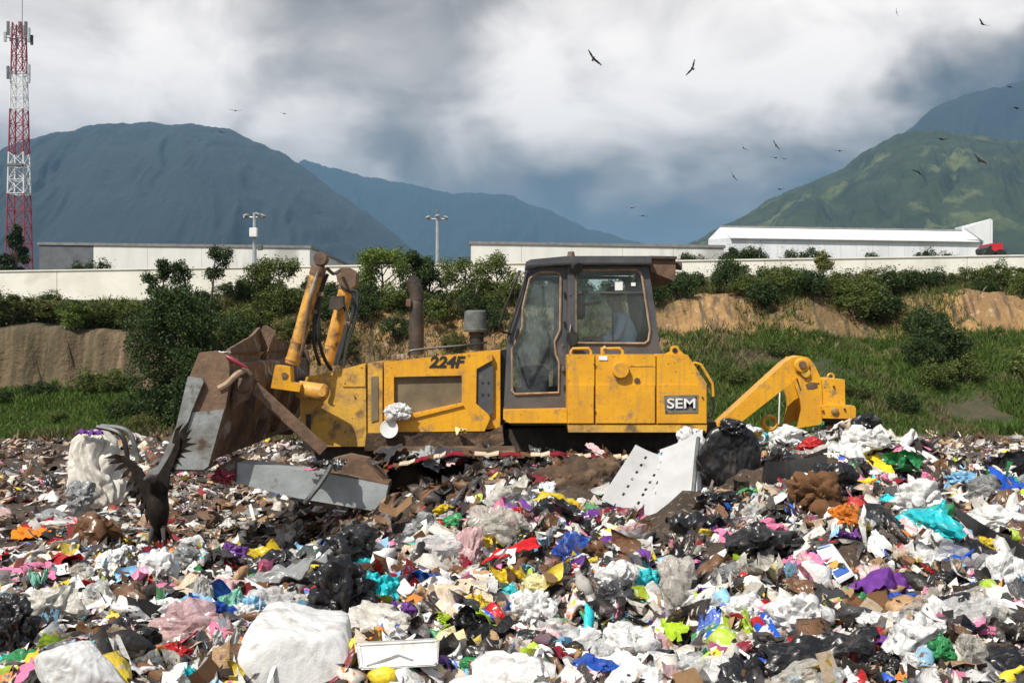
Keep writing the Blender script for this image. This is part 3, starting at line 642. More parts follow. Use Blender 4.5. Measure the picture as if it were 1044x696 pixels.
def far_tree():
    Y = 95; x = (15-522)/F*Y; z0 = 4.4
    t = empty('tree', (x, Y, z0), 'dark tree at the foot of the lattice tower', 'tree'); r = np.random.default_rng(8)
    c = np.array([[r.uniform(-1, 1)*np.interp(u, [0, .5, 1], [1.7, 1.5, .5]), r.uniform(-1, 1), 1+u*6.2] for u in r.uniform(0, 1, 40)])
    n = 9000; k = r.integers(0, 40, n); d = r.normal(0, 1, (n, 3)); d /= np.linalg.norm(d, axis=1)[:, None]
    pos = c[k]+d*(.45*r.uniform(.2, 1, n)**.5)[:, None]; co, q = cards(pos, .13*r.uniform(.6, 1.4, n), r)
    link_mesh('crown', np_mesh('crown', co, q), leaf_dark, t)
    bm = bmesh.new(); add_tube(bm, [Vector((0, 0, -.3)), Vector((.1, 0, 6.4))], [.22, .08], 7)
    for k in range(10): add_tube(bm, [Vector((.05, 0, 1.2+k*.25)), Vector(c[k])], [.07, .03], 5)
    o = from_bm('trunk', bm, bark, None); o.parent = t
far_tree()
# grass and weeds: nobody could count them
def tufts(name, n, xr, yr, hgt, m, keep, seed, wid=.02):
    r = np.random.default_rng(seed); x = r.uniform(*xr, n); y = r.uniform(*yr, n); k = keep(x, y, r); x, y = x[k], y[k]; z = height(x, y); n = len(x)
    a = r.uniform(0, 6.28, n); h = hgt*r.uniform(.4, 1.2, n)*(.5+vn(x*1.3, y*1.3, seed)); lean = r.normal(0, .35, (n, 2))*h[:, None]; w = wid*r.uniform(.7, 1.5, n)
    dx, dy = np.cos(a)*w, np.sin(a)*w; p = np.stack([x, y, z-.03], 1)
    co = np.stack([p-np.stack([dx, dy, 0*dx], 1), p+np.stack([dx, dy, 0*dx], 1), p+np.stack([lean[:, 0]*.45+dx*.7, lean[:, 1]*.45+dy*.7, h*.6], 1), p+np.stack([lean[:, 0], lean[:, 1], h], 1)], 1).reshape(-1, 3)
    me = np_mesh(name, co, np.arange(n*4).reshape(-1, 4)); tag(link_mesh(name, me, m), kind='stuff')
gn = lambda x, y: fbm(x*.6, y*.6, 61)
left = lambda x: x < -9.6
tufts('grass', 62000, (-20, -6), (26.6, 31.3), .18, grass_m, lambda x, y, r: gn(x, y)+np.clip((y-28)/6, 0, .3)-np.clip((x+9)*.2, 0, 1) > .50, 3)
tufts('weeds', 16000, (-20, -4), (26.0, 30), .22, weed_m, lambda x, y, r: (gn(x+7, y) > .44) & (r.random(len(x)) < np.clip((29.3-y)/2, .05, 1)), 4)
edge = lambda x, y: np.clip((3.2+6*(vn(x*.8, y*.8, 90)-.5)-x)*.25, 0, 1)
tufts('grass', 100000, (-1, 19), (26.8, 33.4), .22, grass_m, lambda x, y, r: gn(x, y)-edge(x, y) > .33, 5, .014)
tufts('weeds', 42000, (-1, 19), (26.2, 36), .24, weed_m, lambda x, y, r: (gn(x+30, y) > .50) & ((y < 33.4) | (r.random(len(x)) < .15)), 6, .012)
tufts('weeds', 42000, (-9.8, 3.5), (26.6, 35.5), .20, weed_m, lambda x, y, r: gn(x+50, y) > .40, 7, .012)
tufts('grass', 12000, (-9.8, 3.5), (26.6, 35.5), .20, leaf_olive, lambda x, y, r: gn(x+80, y) > .5, 17, .014)
tufts('grass', 55000, (-19, 19), (34.2, 40), .30, leaf_olive, lambda x, y, r: (gn(x+12, y) > .36) & ((x < 2) | (y > 35.7)), 8, .016)
tufts('grass', 16000, (2, 19), (33.2, 36), .22, leaf_mid, lambda x, y, r: (gn(x+22, y) > .57), 9, .013)

# ------------------------------------------------------------------ bulldozer
YC = 13.25                       # centre line of the machine
DZ = empty('bulldozer', (P(560, 348, YC).x, YC, 0.0), 'yellow tracked bulldozer with raised blade, grey cab and rear ripper working on the landfill', 'bulldozer')
def far(y): return 2*YC-y
# hull and engine cowl
YH = 12.55
prism('hull', [(318, 452), (330, 440), (500, 438), (730, 430), (738, 470), (725, 505), (330, 500)], 12.7, 12.7, far(12.7), darksteel, DZ, .02)
prism('frame_rail', [(374, 441), (500, 440), (512, 433), (514, 452), (500, 457), (372, 459)], YH, YH-.06, YH+.4, mud, DZ, .02)
prism('front_cowl', [(312, 384), (349, 376.5), (373, 370), (373.4, 455), (333, 455), (306, 428), (306, 404)], YH, YH, far(YH), yellow_worn, DZ, .012)
prism('front_panel', [(349.5, 377.5), (372.5, 371), (372.5, 394), (349.5, 394)], YH, YH-.012, YH, yellow_worn, DZ, .004)
prism('access_hatch', [(312, 422), (317, 422), (317, 440), (312, 436)], YH, YH-.008, YH, darksteel, DZ, .002)
for (px, py) in ((352, 391), (369, 375), (342, 430), (352, 440), (339, 412), (362, 405)):
    lathe('bolt', [(0, -.012), (.009, -.012), (.009, .002)], P(px, py, YH)+Vector((0, 0, 0)), (0, 1, 0), darksteel, DZ, 8)
prism('side_panel', [(375, 370), (390, 369), (390, 457), (375, 457)], YH, YH-.01, far(YH)+.01, yellow_worn, DZ, .008)
prism('vent_strip', [(378.5, 384), (385.5, 383), (386, 428), (379, 430)], YH, YH-.022, YH-.011, mesh_dark, DZ, .003)
holed('engine_panel', [(392, 369), (499, 357), (502, 361), (502, 367), (486, 376), (485.5, 411), (498, 422), (500, 426), (494, 439), (392, 440)],
      [[(402, 384), (471, 382.5), (471, 410), (415.5, 422), (402, 420)]], YH, YH-.05, YH+.02, yellow, DZ)
prism('engine_cowl', [(392.5, 370), (498, 358), (510, 357), (510, 436), (494, 438), (393, 439)], YH, YH+.021, far(YH)-.02, yellow, DZ, .006)
prism('grille', [(402, 384), (471, 382.5), (471, 410), (415.5, 422), (402, 420)], YH, YH+.004, YH+.018, mesh_dark, DZ, 0)
prism('cowl_lip', [(392, 423.5), (416, 423.5), (471, 411.5), (473, 413), (417, 427), (392, 427)], YH, YH-.075, YH-.05, yellow, DZ, .006)
prism('louvre_panel', [(486.5, 377), (499, 369), (503, 374), (503, 421), (498, 423.5), (486.5, 411)], YH, YH-.02, YH+.02, cabgrey, DZ, .004)
for (px, py) in ((492, 390), (498, 390), (492, 402), (498, 402)): lathe('louvre_hole', [(0, -.006), (.014, -.006), (.014, .004)], P(px, py, YH-.02), (0, 1, 0), blackprint, DZ, 8)
prism('radiator_gap', [(503.5, 358), (516, 356), (514, 440), (503.5, 440)], YH, YH+.12, far(YH)-.12, black, DZ, .01)
text('lettering', '224F', P(454.5, 369.4, YH-.055), .17, blackprint, DZ, width=.40, shear=.22, bold=.006)
# thin hood handrail, exhaust, air intake
tube('handrail', smooth_path([P(417, 362, YH), P(419, 357.5, YH), P(440, 355, YH), P(478, 351.5, YH), P(496, 349, YH+.1)], 4), .014, black, DZ, 6)
ex = lathe('exhaust_pipe', [(0.0, 0), (.085, 0), (.088, .35), (.078, .5), (.078, .62), (.07, .63), (.0, .63)], P(424.5, 361, 13.1)+Vector((0, 0, 0)), (0, 0, 1), darksteel, DZ, 18)
tube('exhaust_bend', smooth_path([P(425, 306, 13.1), P(424.5, 298, 13.1), P(421.5, 290, 13.1), P(417.5, 284.5, 13.1)], 4), .082, darksteel, DZ, 16)
box('exhaust_clamp', P(417, 309, 13.05), (.06, .1, .09), rust, DZ, .01)
lathe('air_intake_stem', [(.08, 0), (.08, .16), (.09, .17), (.09, .21), (.0, .22)], P(486, 357, 13.0), (0, 0, 1), black, DZ, 18)
lathe('air_intake_cap', [(.0, -.02), (.13, -.015), (.14, .0), (.14, .015), (.132, .02), (.128, .16), (.122, .215), (.09, .232), (0, .235)], P(484.5, 337, 13.0), (0, 0, 1), greyplastic, DZ, 22)
for k in range(4): lathe('exhaust_bracket' if k == 3 else 'filler_cap', [(0, 0), (.035, 0), (.035, .05), (0, .055)], P(402+k*4.5, 366-k*.3, 12.9), (0, 0, 1), rust, DZ, 10)
# cab
YK = 12.32
door_hole = [(547, 279), (550, 277.5), (565, 277.3), (570, 279), (571.5, 284), (571, 336), (565.5, 348), (566.5, 361), (570, 369), (569.5, 400), (525, 401.5), (522, 398), (522, 356), (532.5, 333), (533, 313), (540, 284)]
win_hole = [(587, 277), (590, 275.5), (648, 275), (652.5, 278), (654.5, 283), (662.5, 336), (661, 347), (657, 350), (587, 349.5)]
def inset(loop, d):
    cx = sum(p[0] for p in loop)/len(loop); cy = sum(p[1] for p in loop)/len(loop); w = max(abs(p[0]-cx) for p in loop); h = max(abs(p[1]-cy) for p in loop)
    return [(cx+(p[0]-cx)*(1-d/w), cy+(p[1]-cy)*(1-d/h)) for p in loop]
door_f = holed('door', [(537, 273), (578, 272), (578, 417), (513.5, 419), (517, 345)], [door_hole], YK, YK, YK+.06, cabgrey, DZ)
side_f = holed('side_wall', [(586.5, 271), (661.5, 272), (674, 362), (586.5, 362)], [win_hole], YK, YK, YK+.06, cabgrey, DZ)
prism('cab_post', [(578.3, 265), (586.2, 265), (586.2, 420), (578.3, 420)], YK, YK-.03, YK+.08, cabgrey, DZ, .006)
for hole, n in ((door_hole, 'door'), (win_hole, 'window')):
    pts = []
    for (x, y) in hole+hole[:2]:
        v = P(x, y, YK); v.y = YK-.012; pts.append(v)
    fr = door_f if n == 'door' else side_f
    tube(n+'_seal', pts, .014, seal, fr, 6)
    prism(n+'_glass', inset(hole, .6), YK, YK+.02, YK+.028, glass if n == 'door' else glass_clear, fr, 0)
# far side of the cab, same outline
for outer, hole in (([(537, 273), (578, 272), (578, 417), (513.5, 419), (517, 345)], door_hole), ([(586.5, 271), (661.5, 272), (674, 362), (586.5, 362)], win_hole)):
    holed('far_wall', outer, [hole], YK, far(YK)-.06, far(YK), cabgrey, DZ)
    prism('far_glass', inset(hole, .6), YK, far(YK)-.03, far(YK)-.02, glass, DZ, 0)
prism('far_post', [(578.3, 265), (586.2, 265), (586.2, 420), (578.3, 420)], YK, far(YK)-.08, far(YK)+.03, cabgrey, DZ, .006)
# front and rear posts with glass between
def cab_bar(name, a, b, Y0, Y1, m=cabgrey, w=.05):
    va, vb = P(a[0], a[1], YK), P(b[0], b[1], YK); d = (vb-va).normalized(); n = Vector((-d.z, 0, d.x))*w
    bm = bmesh.new(); pts = [va, vb, vb+n, va+n]
    for p in pts: p.y = Y0
    add_poly(bm, pts, Y1-Y0); bevel(bm, .004); return from_bm(name, bm, m, DZ)
for y in (YK+.07, YC-.04, far(YK)-.15): cab_bar('front_pillar', (538.5, 275), (518, 345), y, y+.08)
cab_bar('front_panel', (518, 346), (515.5, 416), YK+.07, far(YK)-.07)
cab_bar('front_glass', (538.5, 276), (519, 344), YK+.15, YC-.05, glass, .008); cab_bar('front_glass', (538.5, 276), (519, 344), YC+.05, far(YK)-.15, glass, .008)
for y in (YK+.07, far(YK)-.15): cab_bar('rear_pillar', (673, 360), (661, 274), y, y+.08)
cab_bar('rear_panel', (673, 360), (670.5, 342), YK+.16, far(YK)-.16); cab_bar('rear_glass', (670.3, 341), (662, 278), YK+.16, far(YK)-.16, glass, .008)
prism('cab_roof', [(536, 267.5), (541, 265), (578, 261.5), (663, 261.5), (664, 270.5), (578, 271), (537, 272.5)], YK, YK-.08, far(YK)+.08, cabgrey, DZ, .012)
prism('roof_gutter', [(537, 271), (578, 268.5), (664, 268.5), (664, 270.2), (578, 270.2), (538, 273)], YK, YK-.10, YK-.082, black, DZ, .003)
prism('cab_floor', [(518, 412), (672, 412), (672, 420), (518, 420)], YK, YK+.07, far(YK)-.07, black, DZ, 0)
prism('window_divider', [(587, 297), (657, 297), (657.3, 299), (587, 299)], YK, YK+.0, YK+.03, cabgrey, DZ, .002)
prism('sliding_frame', [(624.3, 299), (626, 299), (626, 349), (624.3, 349)], YK, YK+.03, YK+.05, cabgrey, DZ, .001)
prism('notice', [(627, 287.5), (635, 287.3), (635, 295.8), (627, 296)], YK, YK+.006, YK+.012, whitepaint, DZ, 0)
prism('notice', [(643.5, 288), (648, 288), (648, 291.5), (643.5, 291.5)], YK, YK+.006, YK+.012, whitepaint, DZ, 0)
box('door_handle', P(527, 340, YK)+Vector((0, -.03, 0)), (.025, .03, .12), black, DZ, .006, Matrix.Rotation(.2, 3, 'Y'))
box('door_latch', P(574, 376, YK)+Vector((0, -.02, 0)), (.03, .03, .05), greyplastic, DZ, .005)
for py in (300, 330, 395): box('hinge', P(575.5, py, YK)+Vector((0, -.015, 0)), (.02, .025, .06), black, DZ, .004)
for k, (px, py) in enumerate(((574, 352), (581, 300), (582, 358), (640, 357), (592, 356))): lathe('bolt', [(0, -.012), (.01, -.012), (.01, .001)], P(px, py, YK-(.03 if 578 < px < 586 else 0)), (0, 1, 0), greyplastic, DZ, 8)
# work lamp and mirrors
prism('air_conditioner', [(662, 261), (690, 262), (690.5, 283), (688, 285.5), (664.5, 276)], YK, YK+.1, far(YK)-.2, rust, DZ, .015)
prism('conditioner_cover', [(663, 260.3), (691, 260.8), (691, 263.5), (663, 263)], YK, YK+.06, far(YK)-.16, darksteel, DZ, .006)
lathe('work_lamp', [(0, 0), (.035, 0), (.045, .05), (.045, .08), (0, .08)], P(693, 270, YK)+Vector((-.03, .2, 0)), (1, 0, .0), darksteel, DZ, 12)
lathe('beacon', [(0, -.02), (.04, -.02), (.042, .04), (.035, .085), (0, .09)], P(582, 265, YK)+Vector((0, -.04, 0)), (0, 0, 1), rust, DZ, 12)
lathe('side_lamp', [(0, 0), (.06, 0), (.065, .04), (.05, .10), (0, .11)], P(588.5, 274.5, YK)+Vector((0, -.16, 0)), (-.4, 1, .4), black, DZ, 14)
tube('mirror_arm', [P(545, 273, YK-.1), P(531, 276, YK-.35), P(527, 283, YK-.45), P(511, 325, YK-.42), P(509, 334, YK-.4), P(512, 338, YK-.3), P(520, 340, YK)], .013, black, DZ, 6, True)
tube('grab_rail', [P(538, 276, YK-.02), P(531, 300, YK-.04), P(517, 344, YK-.04)], .012, black, DZ, 6)
box('mirror_clamp', P(531, 276, YK-.35), (.09, .05, .04), towerwhite, DZ, .006)
lathe('wing_mirror', [(0, 0), (.075, 0), (.078, .02), (.05, .035), (0, .04)], P(583, 345, YK-.13), (.6, .8, 0), black, DZ, 18)
tube('mirror_stay', [P(582, 331, YK-.03), P(581, 338, YK-.08), P(585, 352, YK-.1), P(590, 356, YK-.03)], .014, black, DZ, 6)
# cab inside
box('seat', P(640, 372, YC-.2), (.48, .5, .14), black, DZ, .04); box('seat_back', P(659, 338, YC)+Vector((-.03, 0, 0)), (.12, .46, .62), black, DZ, .04, Matrix.Rotation(.12, 3, 'Y'))
box('head_rest', P(660, 304, YC)+Vector((-.02, 0, 0)), (.09, .26, .16), black, DZ, .03)
box('console', P(545, 395, YC), (.3, 1.1, .5), darkgrey, DZ, .03); box('instrument_panel', P(555, 362, YC), (.12, .6, .2), black, DZ, .02)
for k, (px, dy) in enumerate(((597, -.35), (612, -.28))):
    tube('control_lever', [P(px+4, 380, YC+dy), P(px+2, 352, YC+dy)], .012, black, DZ, 6); lathe('lever_knob', [(0, -.03), (.03, -.01), (.03, .02), (0, .04)], P(px+2, 350, YC+dy), (0, 0, 1), black, DZ, 10)
box('side_console', P(610, 385, YC-.4), (.5, .2, .4), darkgrey, DZ, .03)
box('lever_guard', P(603, 346, YK+.22), (.20, .08, .06), redpaint, DZ, .02)
tube('fan_pipe', [P(588, 312, YK+.35), P(613, 308, YK+.35)], .02, black, DZ, 6); box('fan', P(591, 312, YK+.35), (.12, .1, .30), black, DZ, .03)
# side tanks and fenders
YT = 11.95
def tank_pair(name, poly, m, bev=.012):
    prism(name, poly, YT, YT, YT+.85, m, DZ, bev); prism(name, poly, YT, far(YT)-.85, far(YT), m, DZ, bev)
tank_pair('platform_step', [(513, 419), (578, 417.5), (578, 431), (519, 431), (513, 427)], yellow)
prism('step_lip', [(518, 431.5), (578, 431.5), (578, 433.3), (521, 433.3)], YT, YT+.02, YT+.85, mud, DZ, .003)
tank_pair('battery_box', [(578.5, 363), (580, 361.3), (606, 361.3), (606, 432), (578.5, 432)], yellow)
tank_pair('fuel_tank', [(607.2, 361.3), (668.3, 361.3), (668.3, 432), (607.2, 432)], yellow)
tank_pair('rear_tank', [(669.5, 362.5), (671, 361), (676, 361), (701, 361.5), (720.5, 391), (720.8, 432), (669.5, 432)], yellow)
# chamfered upper skirts: the upper third leans in a little on the real tanks, shown by raised lower plates
for a, b in ((579.5, 605), (608.2, 667.3), (670.5, 720)):
    prism('lower_plate', [(a, 392), (b, 392), (b, 431), (a, 431)], YT, YT-.014, YT, yellow, DZ, .006)
tank_pair('bottom_rail', [(578.5, 433), (721, 433), (720, 440.5), (579.5, 440.5)], yellow_worn)
for ya in (YT+.03, far(YT)-.07): prism('lifting_lug', [(670, 365), (684, 358), (684, 354.5), (686, 352.5), (689, 352), (692, 353), (693, 356), (702, 365)], YT, ya, ya+.04, yellow, DZ, .004)
lathe('lug_hole', [(0, -.008), (.028, -.008), (.028, .002)], P(688, 357.2, YT+.03), (0, 1, 0), blackprint, DZ, 14)
lathe('fuel_cap', [(0, -.07), (.08, -.07), (.087, -.06), (.087, .0)], P(632.5, 377, YT), (0, 1, 0), yellow, DZ, 26)
lathe('key_lock', [(0, -.012), (.03, -.012), (.032, .0)], P(649.5, 388, YT), (0, 1, 0), rust, DZ, 14)
prism('cap_bar', [(642.5, 372.5), (666, 372.3), (666, 373.2), (642.5, 373.4)], YT, YT-.006, YT, yellow_worn, DZ, 0)
box('white_sticker', P(615, 365, YT)+Vector((0, -.006, 0)), (.09, .006, .045), whitepaint, DZ, .002)
def handle(pts, name='grab_handle', r=.015): tube(name, [P(x, y, YT+.05) for x, y in pts], r, yellow, DZ, 8)
handle([(582, 362), (582, 358), (584, 355.3), (600, 355), (602.5, 358), (602.5, 362)])
handle([(615, 362), (615, 358), (617, 355.3), (632, 355), (634.8, 358), (634.8, 362)])
handle([(615, 361), (614.5, 355.5), (617.5, 354.5)], r=.028)
handle([(704, 371), (709, 369.8), (714.5, 371.5), (726.5, 391), (727.3, 404)]); tube('lower_grab_handle', [P(x, y, YT+.05) for x, y in ((727.3, 404), (727, 416), (724, 424.5), (721, 424.8))], .015, black, DZ, 8)
prism('badge_plate', [(677, 403), (711.5, 402.3), (711.5, 420.6), (678, 421)], YT-.014, YT-.022, YT-.015, badge, DZ, .002)
text('lettering', 'SEM', P(694.8, 411.6, YT-.034), .145, whitepaint, DZ, width=.295, bold=.002)
for (px, py) in ((679, 419), (709, 404.5), (606, 418), (606, 371), (716, 405)): lathe('bolt', [(0, -.03), (.01, -.03), (.01, .001)], P(px, py, YT), (0, 1, 0), darksteel, DZ, 8)
prism('rear_body', [(600, 372), (700, 372), (716, 395), (716, 445), (600, 445)], YC-.4, YC-.42, YC+.42, darksteel, DZ, .01)
# tracks
def track(y0, y1):
    cy = (y0+y1)/2; A, B = P(408, 505, 12.0), P(702, 505, 12.0); r = .40; path = []
    L = (B-A).length; per = 2*L+2*math.pi*r; n = 46
    shoe = bmesh.new(); add_box(shoe, Vector((0, 0, .012)), (per/n*.94, y1-y0, .024)); add_box(shoe, Vector((-.06, 0, .05)), (.018, y1-y0, .055)); bevel(shoe, .004)
    me = bpy.data.meshes.new('track_shoe'); shoe.to_mesh(me); shoe.free(); me.materials.append(mud)
    lk = bmesh.new(); add_box(lk, Vector((0, .12, -.045)), (per/n*.96, .045, .09)); add_box(lk, Vector((0, -.12, -.045)), (per/n*.96, .045, .09)); add_tube(lk, [Vector((0, -.15, -.045)), Vector((0, .15, -.045))], .03, 8)
    ml = bpy.data.meshes.new('track_link'); lk.to_mesh(ml); lk.free(); ml.materials.append(darksteel)
    for k in range(n):
        s = per*k/n
        if s < L: p = Vector((A.x+s, cy, A.z+r)); a = 0
        elif s < L+math.pi*r: t = (s-L)/r; p = Vector((B.x+math.sin(t)*r, cy, B.z+math.cos(t)*r)); a = t
        elif s < 2*L+math.pi*r: p = Vector((B.x-(s-L-math.pi*r), cy, B.z-r)); a = math.pi
        else: t = (s-2*L-math.pi*r)/r; p = Vector((A.x-math.sin(t)*r, cy, A.z-math.cos(t)*r)); a = math.pi+t
        for (nm, m_) in (('track_shoe', me), ('track_link', ml)):
            o = bpy.data.objects.new(nm, m_); COL.objects.link(o); o.parent = DZ; o.location = p-DZ.location; o.rotation_euler.y = a
    lathe('idler', [(.1, -.1), (.30, -.08), (.33, -.04), (.33, .04), (.30, .08), (.1, .1), (0, .1)], (A.x, cy, A.z), (0, 1, 0), mud, DZ, 28)
    bm = bmesh.new()
    for k in range(22):
        a0, a1, a2 = (k*2*math.pi/22, (k+.25)*2*math.pi/22, (k+.5)*2*math.pi/22)
        pts = [Vector((B.x, cy-.04, B.z)), ] + [Vector((B.x+math.cos(a)*q, cy-.04, B.z+math.sin(a)*q)) for a, q in ((a0, .30), (a1, .36), (a2, .36), ((k+.75)*2*math.pi/22, .30), ((k+1)*2*math.pi/22, .30))]
        add_poly(bm, pts, .08)
    from_bm('sprocket', bm, darksteel, DZ)
    lathe('sprocket_hub', [(0, -.14), (.16, -.14), (.19, -.08), (.19, .1), (0, .1)], (B.x, cy, B.z), (0, 1, 0), mud, DZ, 20)
    for k in range(6): lathe('track_roller', [(0, -.16), (.09, -.16), (.11, -.1), (.11, .1), (.09, .16), (0, .16)], (A.x+.35+k*(L-.7)/5, cy, A.z-.24), (0, 1, 0), mud, DZ, 14)
    box('track_frame', ((A.x+B.x)/2-.1, cy, A.z-.02), (L-.5, .22, .28), mud, DZ, .03)
track(11.9, 12.5); track(far(12.5), far(11.9))
box('mud_layer', P(455, 459, 12.15), (1.5, .55, .05), mud, DZ, .02)

# blade with push arms
YB = 11.0; YE = 15.4
def at_y(px, py, Yp, Y):
    v = P(px, py, Yp); v.y = Y; return v
side = [(203, 359), (218, 357.5), (232, 361), (234, 376), (233, 396), (230, 414), (221, 446), (213, 477), (208, 480.5), (176, 480), (181, 464), (196, 416), (207, 388), (193, 384)]
prism('blade_end_plate', side, YB, YB, YB+.09, rust_yellow, DZ, .008)
prism('blade_end_plate', side, YB, YE-.09, YE, rust, DZ, .008)
prism('end_bit', [(193, 383.5), (207.5, 386), (209, 389), (197, 418), (182, 463), (175, 481), (156, 483), (151, 480), (163, 474), (181, 434)], YB, YB-.05, YB+.10, bare, DZ, .01)
prism('wear_plate', [(197, 420), (229, 417), (221, 446), (213, 475), (208, 478.5), (179, 478), (184, 460)], YB, YB-.022, YB-.001, bare, DZ, .006)
# curved mouldboard between the end plates
prof = [(203, 361), (197, 376), (191, 398), (184, 420), (176, 440), (166, 462), (153, 482)]; back = [(164, 484), (178, 462), (188, 440), (197, 420), (206, 398), (214, 376), (226, 360)]
prism('mouldboard', prof+back, YB, YB+.10, YE-.10, rust, DZ, .01)
prism('mould_back', [(215, 368), (232, 372), (233, 398), (228, 420), (214, 470), (190, 470), (204, 420)], YB, YB+.11, YE-.11, rust, DZ, .02)
for yy in (11.9, 12.8, 13.7, 14.6): prism('back_rib', [(226, 378), (242, 392), (238, 425), (222, 462), (205, 466)], YB, yy, yy+.05, rust, DZ, .006)
prism('cutting_edge', [(150, 484), (160, 479), (168, 482), (157, 490)], YB, YB+.1, YE-.1, bare, DZ, .006)
# spill guard: peaked plates on top
def spill(name, pts, m):
    bm = bmesh.new(); v = [bm.verts.new(Vector(p)) for p in pts]; bm.faces.new(v)
    r = bmesh.ops.extrude_face_region(bm, geom=bm.faces[:]); bmesh.ops.translate(bm, verts=[q for q in r['geom'] if isinstance(q, bmesh.types.BMVert)], vec=(.04, 0, .01)); from_bm(name, bm, m, DZ)
spill('spill_guard', [P(229, 366, 11.05), P(231, 356, 11.4), P(254, 343, 12.6), P(262, 334, 13.0), P(264, 350, 13.0), P(262, 384, 13.0), P(243, 385, 11.8)], rust)
spill('spill_guard', [P(262, 384, 13.02), P(276, 338, 13.3), P(278, 346, 13.5), P(292, 351, 14.4), P(301, 357, 15.2), P(300, 392, 15.3), P(274, 388, 13.6)], rust)
spill('peak_plate', [P(262, 348, 13.0), P(268, 332, 12.95), P(271, 331.5, 12.95), P(278, 338, 12.95), P(264, 369, 12.95), P(262, 366, 12.98)], rust_yellow)
# tilt bracket, brace and arms
prism('tilt_bracket', [(240, 416), (239, 400), (241, 385), (245, 377), (251, 376), (256, 382), (257, 396), (252, 407), (246, 411)], YB+.2, YB+.12, YB+.3, rust, DZ, .02)
lathe('bracket_pin', [(0, -.05), (.035, -.05), (.075, -.03), (.08, .0)], P(248, 392, YB+.13), (0, 1, 0), rust, DZ, 18)
tube('hose_fitting', smooth_path([P(223, 396, YB), P(232, 391, YB), P(241, 382, YB), P(251, 376.5, YB+.1)], 4), .032, seal, DZ, 8)
def beam(name, a, b, w, dep, m, parent=DZ):
    d = (b-a); l = d.length; bm = bmesh.new(); rot = d.to_track_quat('X', 'Y').to_matrix()
    add_box(bm, (a+b)/2, (l, dep, w), rot); bevel(bm, .008); return from_bm(name, bm, m, parent)
beam('brace', P(258, 394, YB+.35), P(330, 459, 11.5), .15, .12, rust_yellow)
beam('brace', P(258, 394, YB+.35)+Vector((.3, 3.7, 0)), P(330, 459, 11.5)+Vector((0, 3.4, 0)), .15, .12, rust)
YA = 11.3
prism('push_arm', [(242, 471.5), (246, 472), (331, 482), (396, 494.5), (389, 522), (300, 507), (241, 492)], YA, YA, YA+.34, greypaint, DZ, .02)
prism('push_arm', [(242, 471.5), (246, 472), (331, 482), (396, 494.5), (389, 522), (300, 507), (241, 492)], YA, far(YA)-.34, far(YA), greypaint, DZ, .02)
prism('arm_top_plate', [(330, 480.5), (396, 492.5), (396, 494.3), (330, 482)], YA, YA+.01, YA+.33, rust, DZ, .002)
prism('arm_trunnion', [(335, 470), (352, 466), (372, 470), (392, 490), (392, 494), (332, 483)], YA+.15, YA+.15, YA+.6, rust, DZ, .02)
prism('arm_foot', [(310, 507), (340, 513), (352, 516), (318, 516.5)], YA, YA+.05, YA+.3, mud, DZ, .02)
prism('arm_nose', [(234, 469), (243, 470), (242, 493), (236, 490), (216, 486), (222, 476)], YA, YA+.04, YA+.3, rust, DZ, .02)
# lift cylinders
def cylinder(b, t, Y, r, top):
    B, T = P(*b, Y), P(*t, Y); d = (T-B).normalized()
    tube('lift_cylinder', [B, B.lerp(T, .86)], r, cyl_paint, DZ, 18)
    tube('cylinder_head', [B.lerp(T, .84), B.lerp(T, .93)], r*1.14, rust_yellow, DZ, 16); tube('rod_eye', [B.lerp(T, .92), T], r*.78, rust, DZ, 12)
    for q in (.03, .2): tube('cylinder_band', [B.lerp(T, q), B.lerp(T, q+.018)], r*1.1, cyl_paint, DZ, 18)
    lathe('eye_pin', [(0, -.09), (.07, -.09), (.07, .09), (0, .09)], T, (0, 1, 0), rust, DZ, 14)
cylinder((297.5, 371), (327.5, 264), 12.3, .076, 0); cylinder((334, 371), (356, 281), 13.6, .084, 1)
prism('rod_clevis', [(346, 288), (344, 278), (349, 274), (359, 274), (365, 279), (364, 291), (357, 297)], 13.6, 13.45, 13.75, rust_yellow, DZ, .02)
prism('valve_block', [(339, 303), (352, 302), (353, 313), (347, 317), (338, 315)], 13.5, 13.3, 13.45, darksteel, DZ, .02)
prism('trunnion_bracket', [(282.5, 372), (297.5, 373.5), (298.5, 389), (309, 391), (307, 399), (278, 395)], 12.25, 12.15, 12.35, yellow, DZ, .008)
prism('bracket_window', [(289, 380), (293, 379), (296, 382), (294, 386), (290, 386)], 12.25, 12.142, 12.15, rust, DZ, 0)
lathe('trunnion_stub', [(0, 0), (.06, 0), (.095, .03), (.095, .34), (.0, .38)], P(333, 400.5, 12.2), (-.93, .36, .1), cyl_paint, DZ, 20)
lathe('stub_end', [(0, -.07), (.04, -.07), (.045, 0), (.0, 0)], P(330, 400, 12.12), (.1, 1, 0), cyl_paint, DZ, 14)
hoses = [[(325, 276, 12.2), (317, 300, 12.2), (312, 330, 12.2), (309, 352, 12.2), (306, 362, 12.2)],
         [(331, 280, 12.3), (326, 296, 12.3), (321, 325, 12.3), (320, 350, 12.3), (326, 372, 12.5)],
         [(334, 279, 12.3), (328, 296, 12.3), (325, 320, 12.3), (325, 345, 12.3), (331, 366, 12.5), (338, 377, 12.6)],
         [(334, 274, 12.3), (340, 279, 12.8), (346, 276, 13.4)],
         [(352, 295, 13.4), (361, 302, 13.4), (358, 325, 13.3), (347, 352, 13.2), (341, 372, 13.1)],
         [(356, 296, 13.4), (364, 300, 13.4), (361, 330, 13.3), (354, 350, 13.2), (350, 374, 13.1)],
         [(350, 310, 13.4), (354, 325, 13.3), (351, 345, 13.2), (344, 372, 13.1)]]
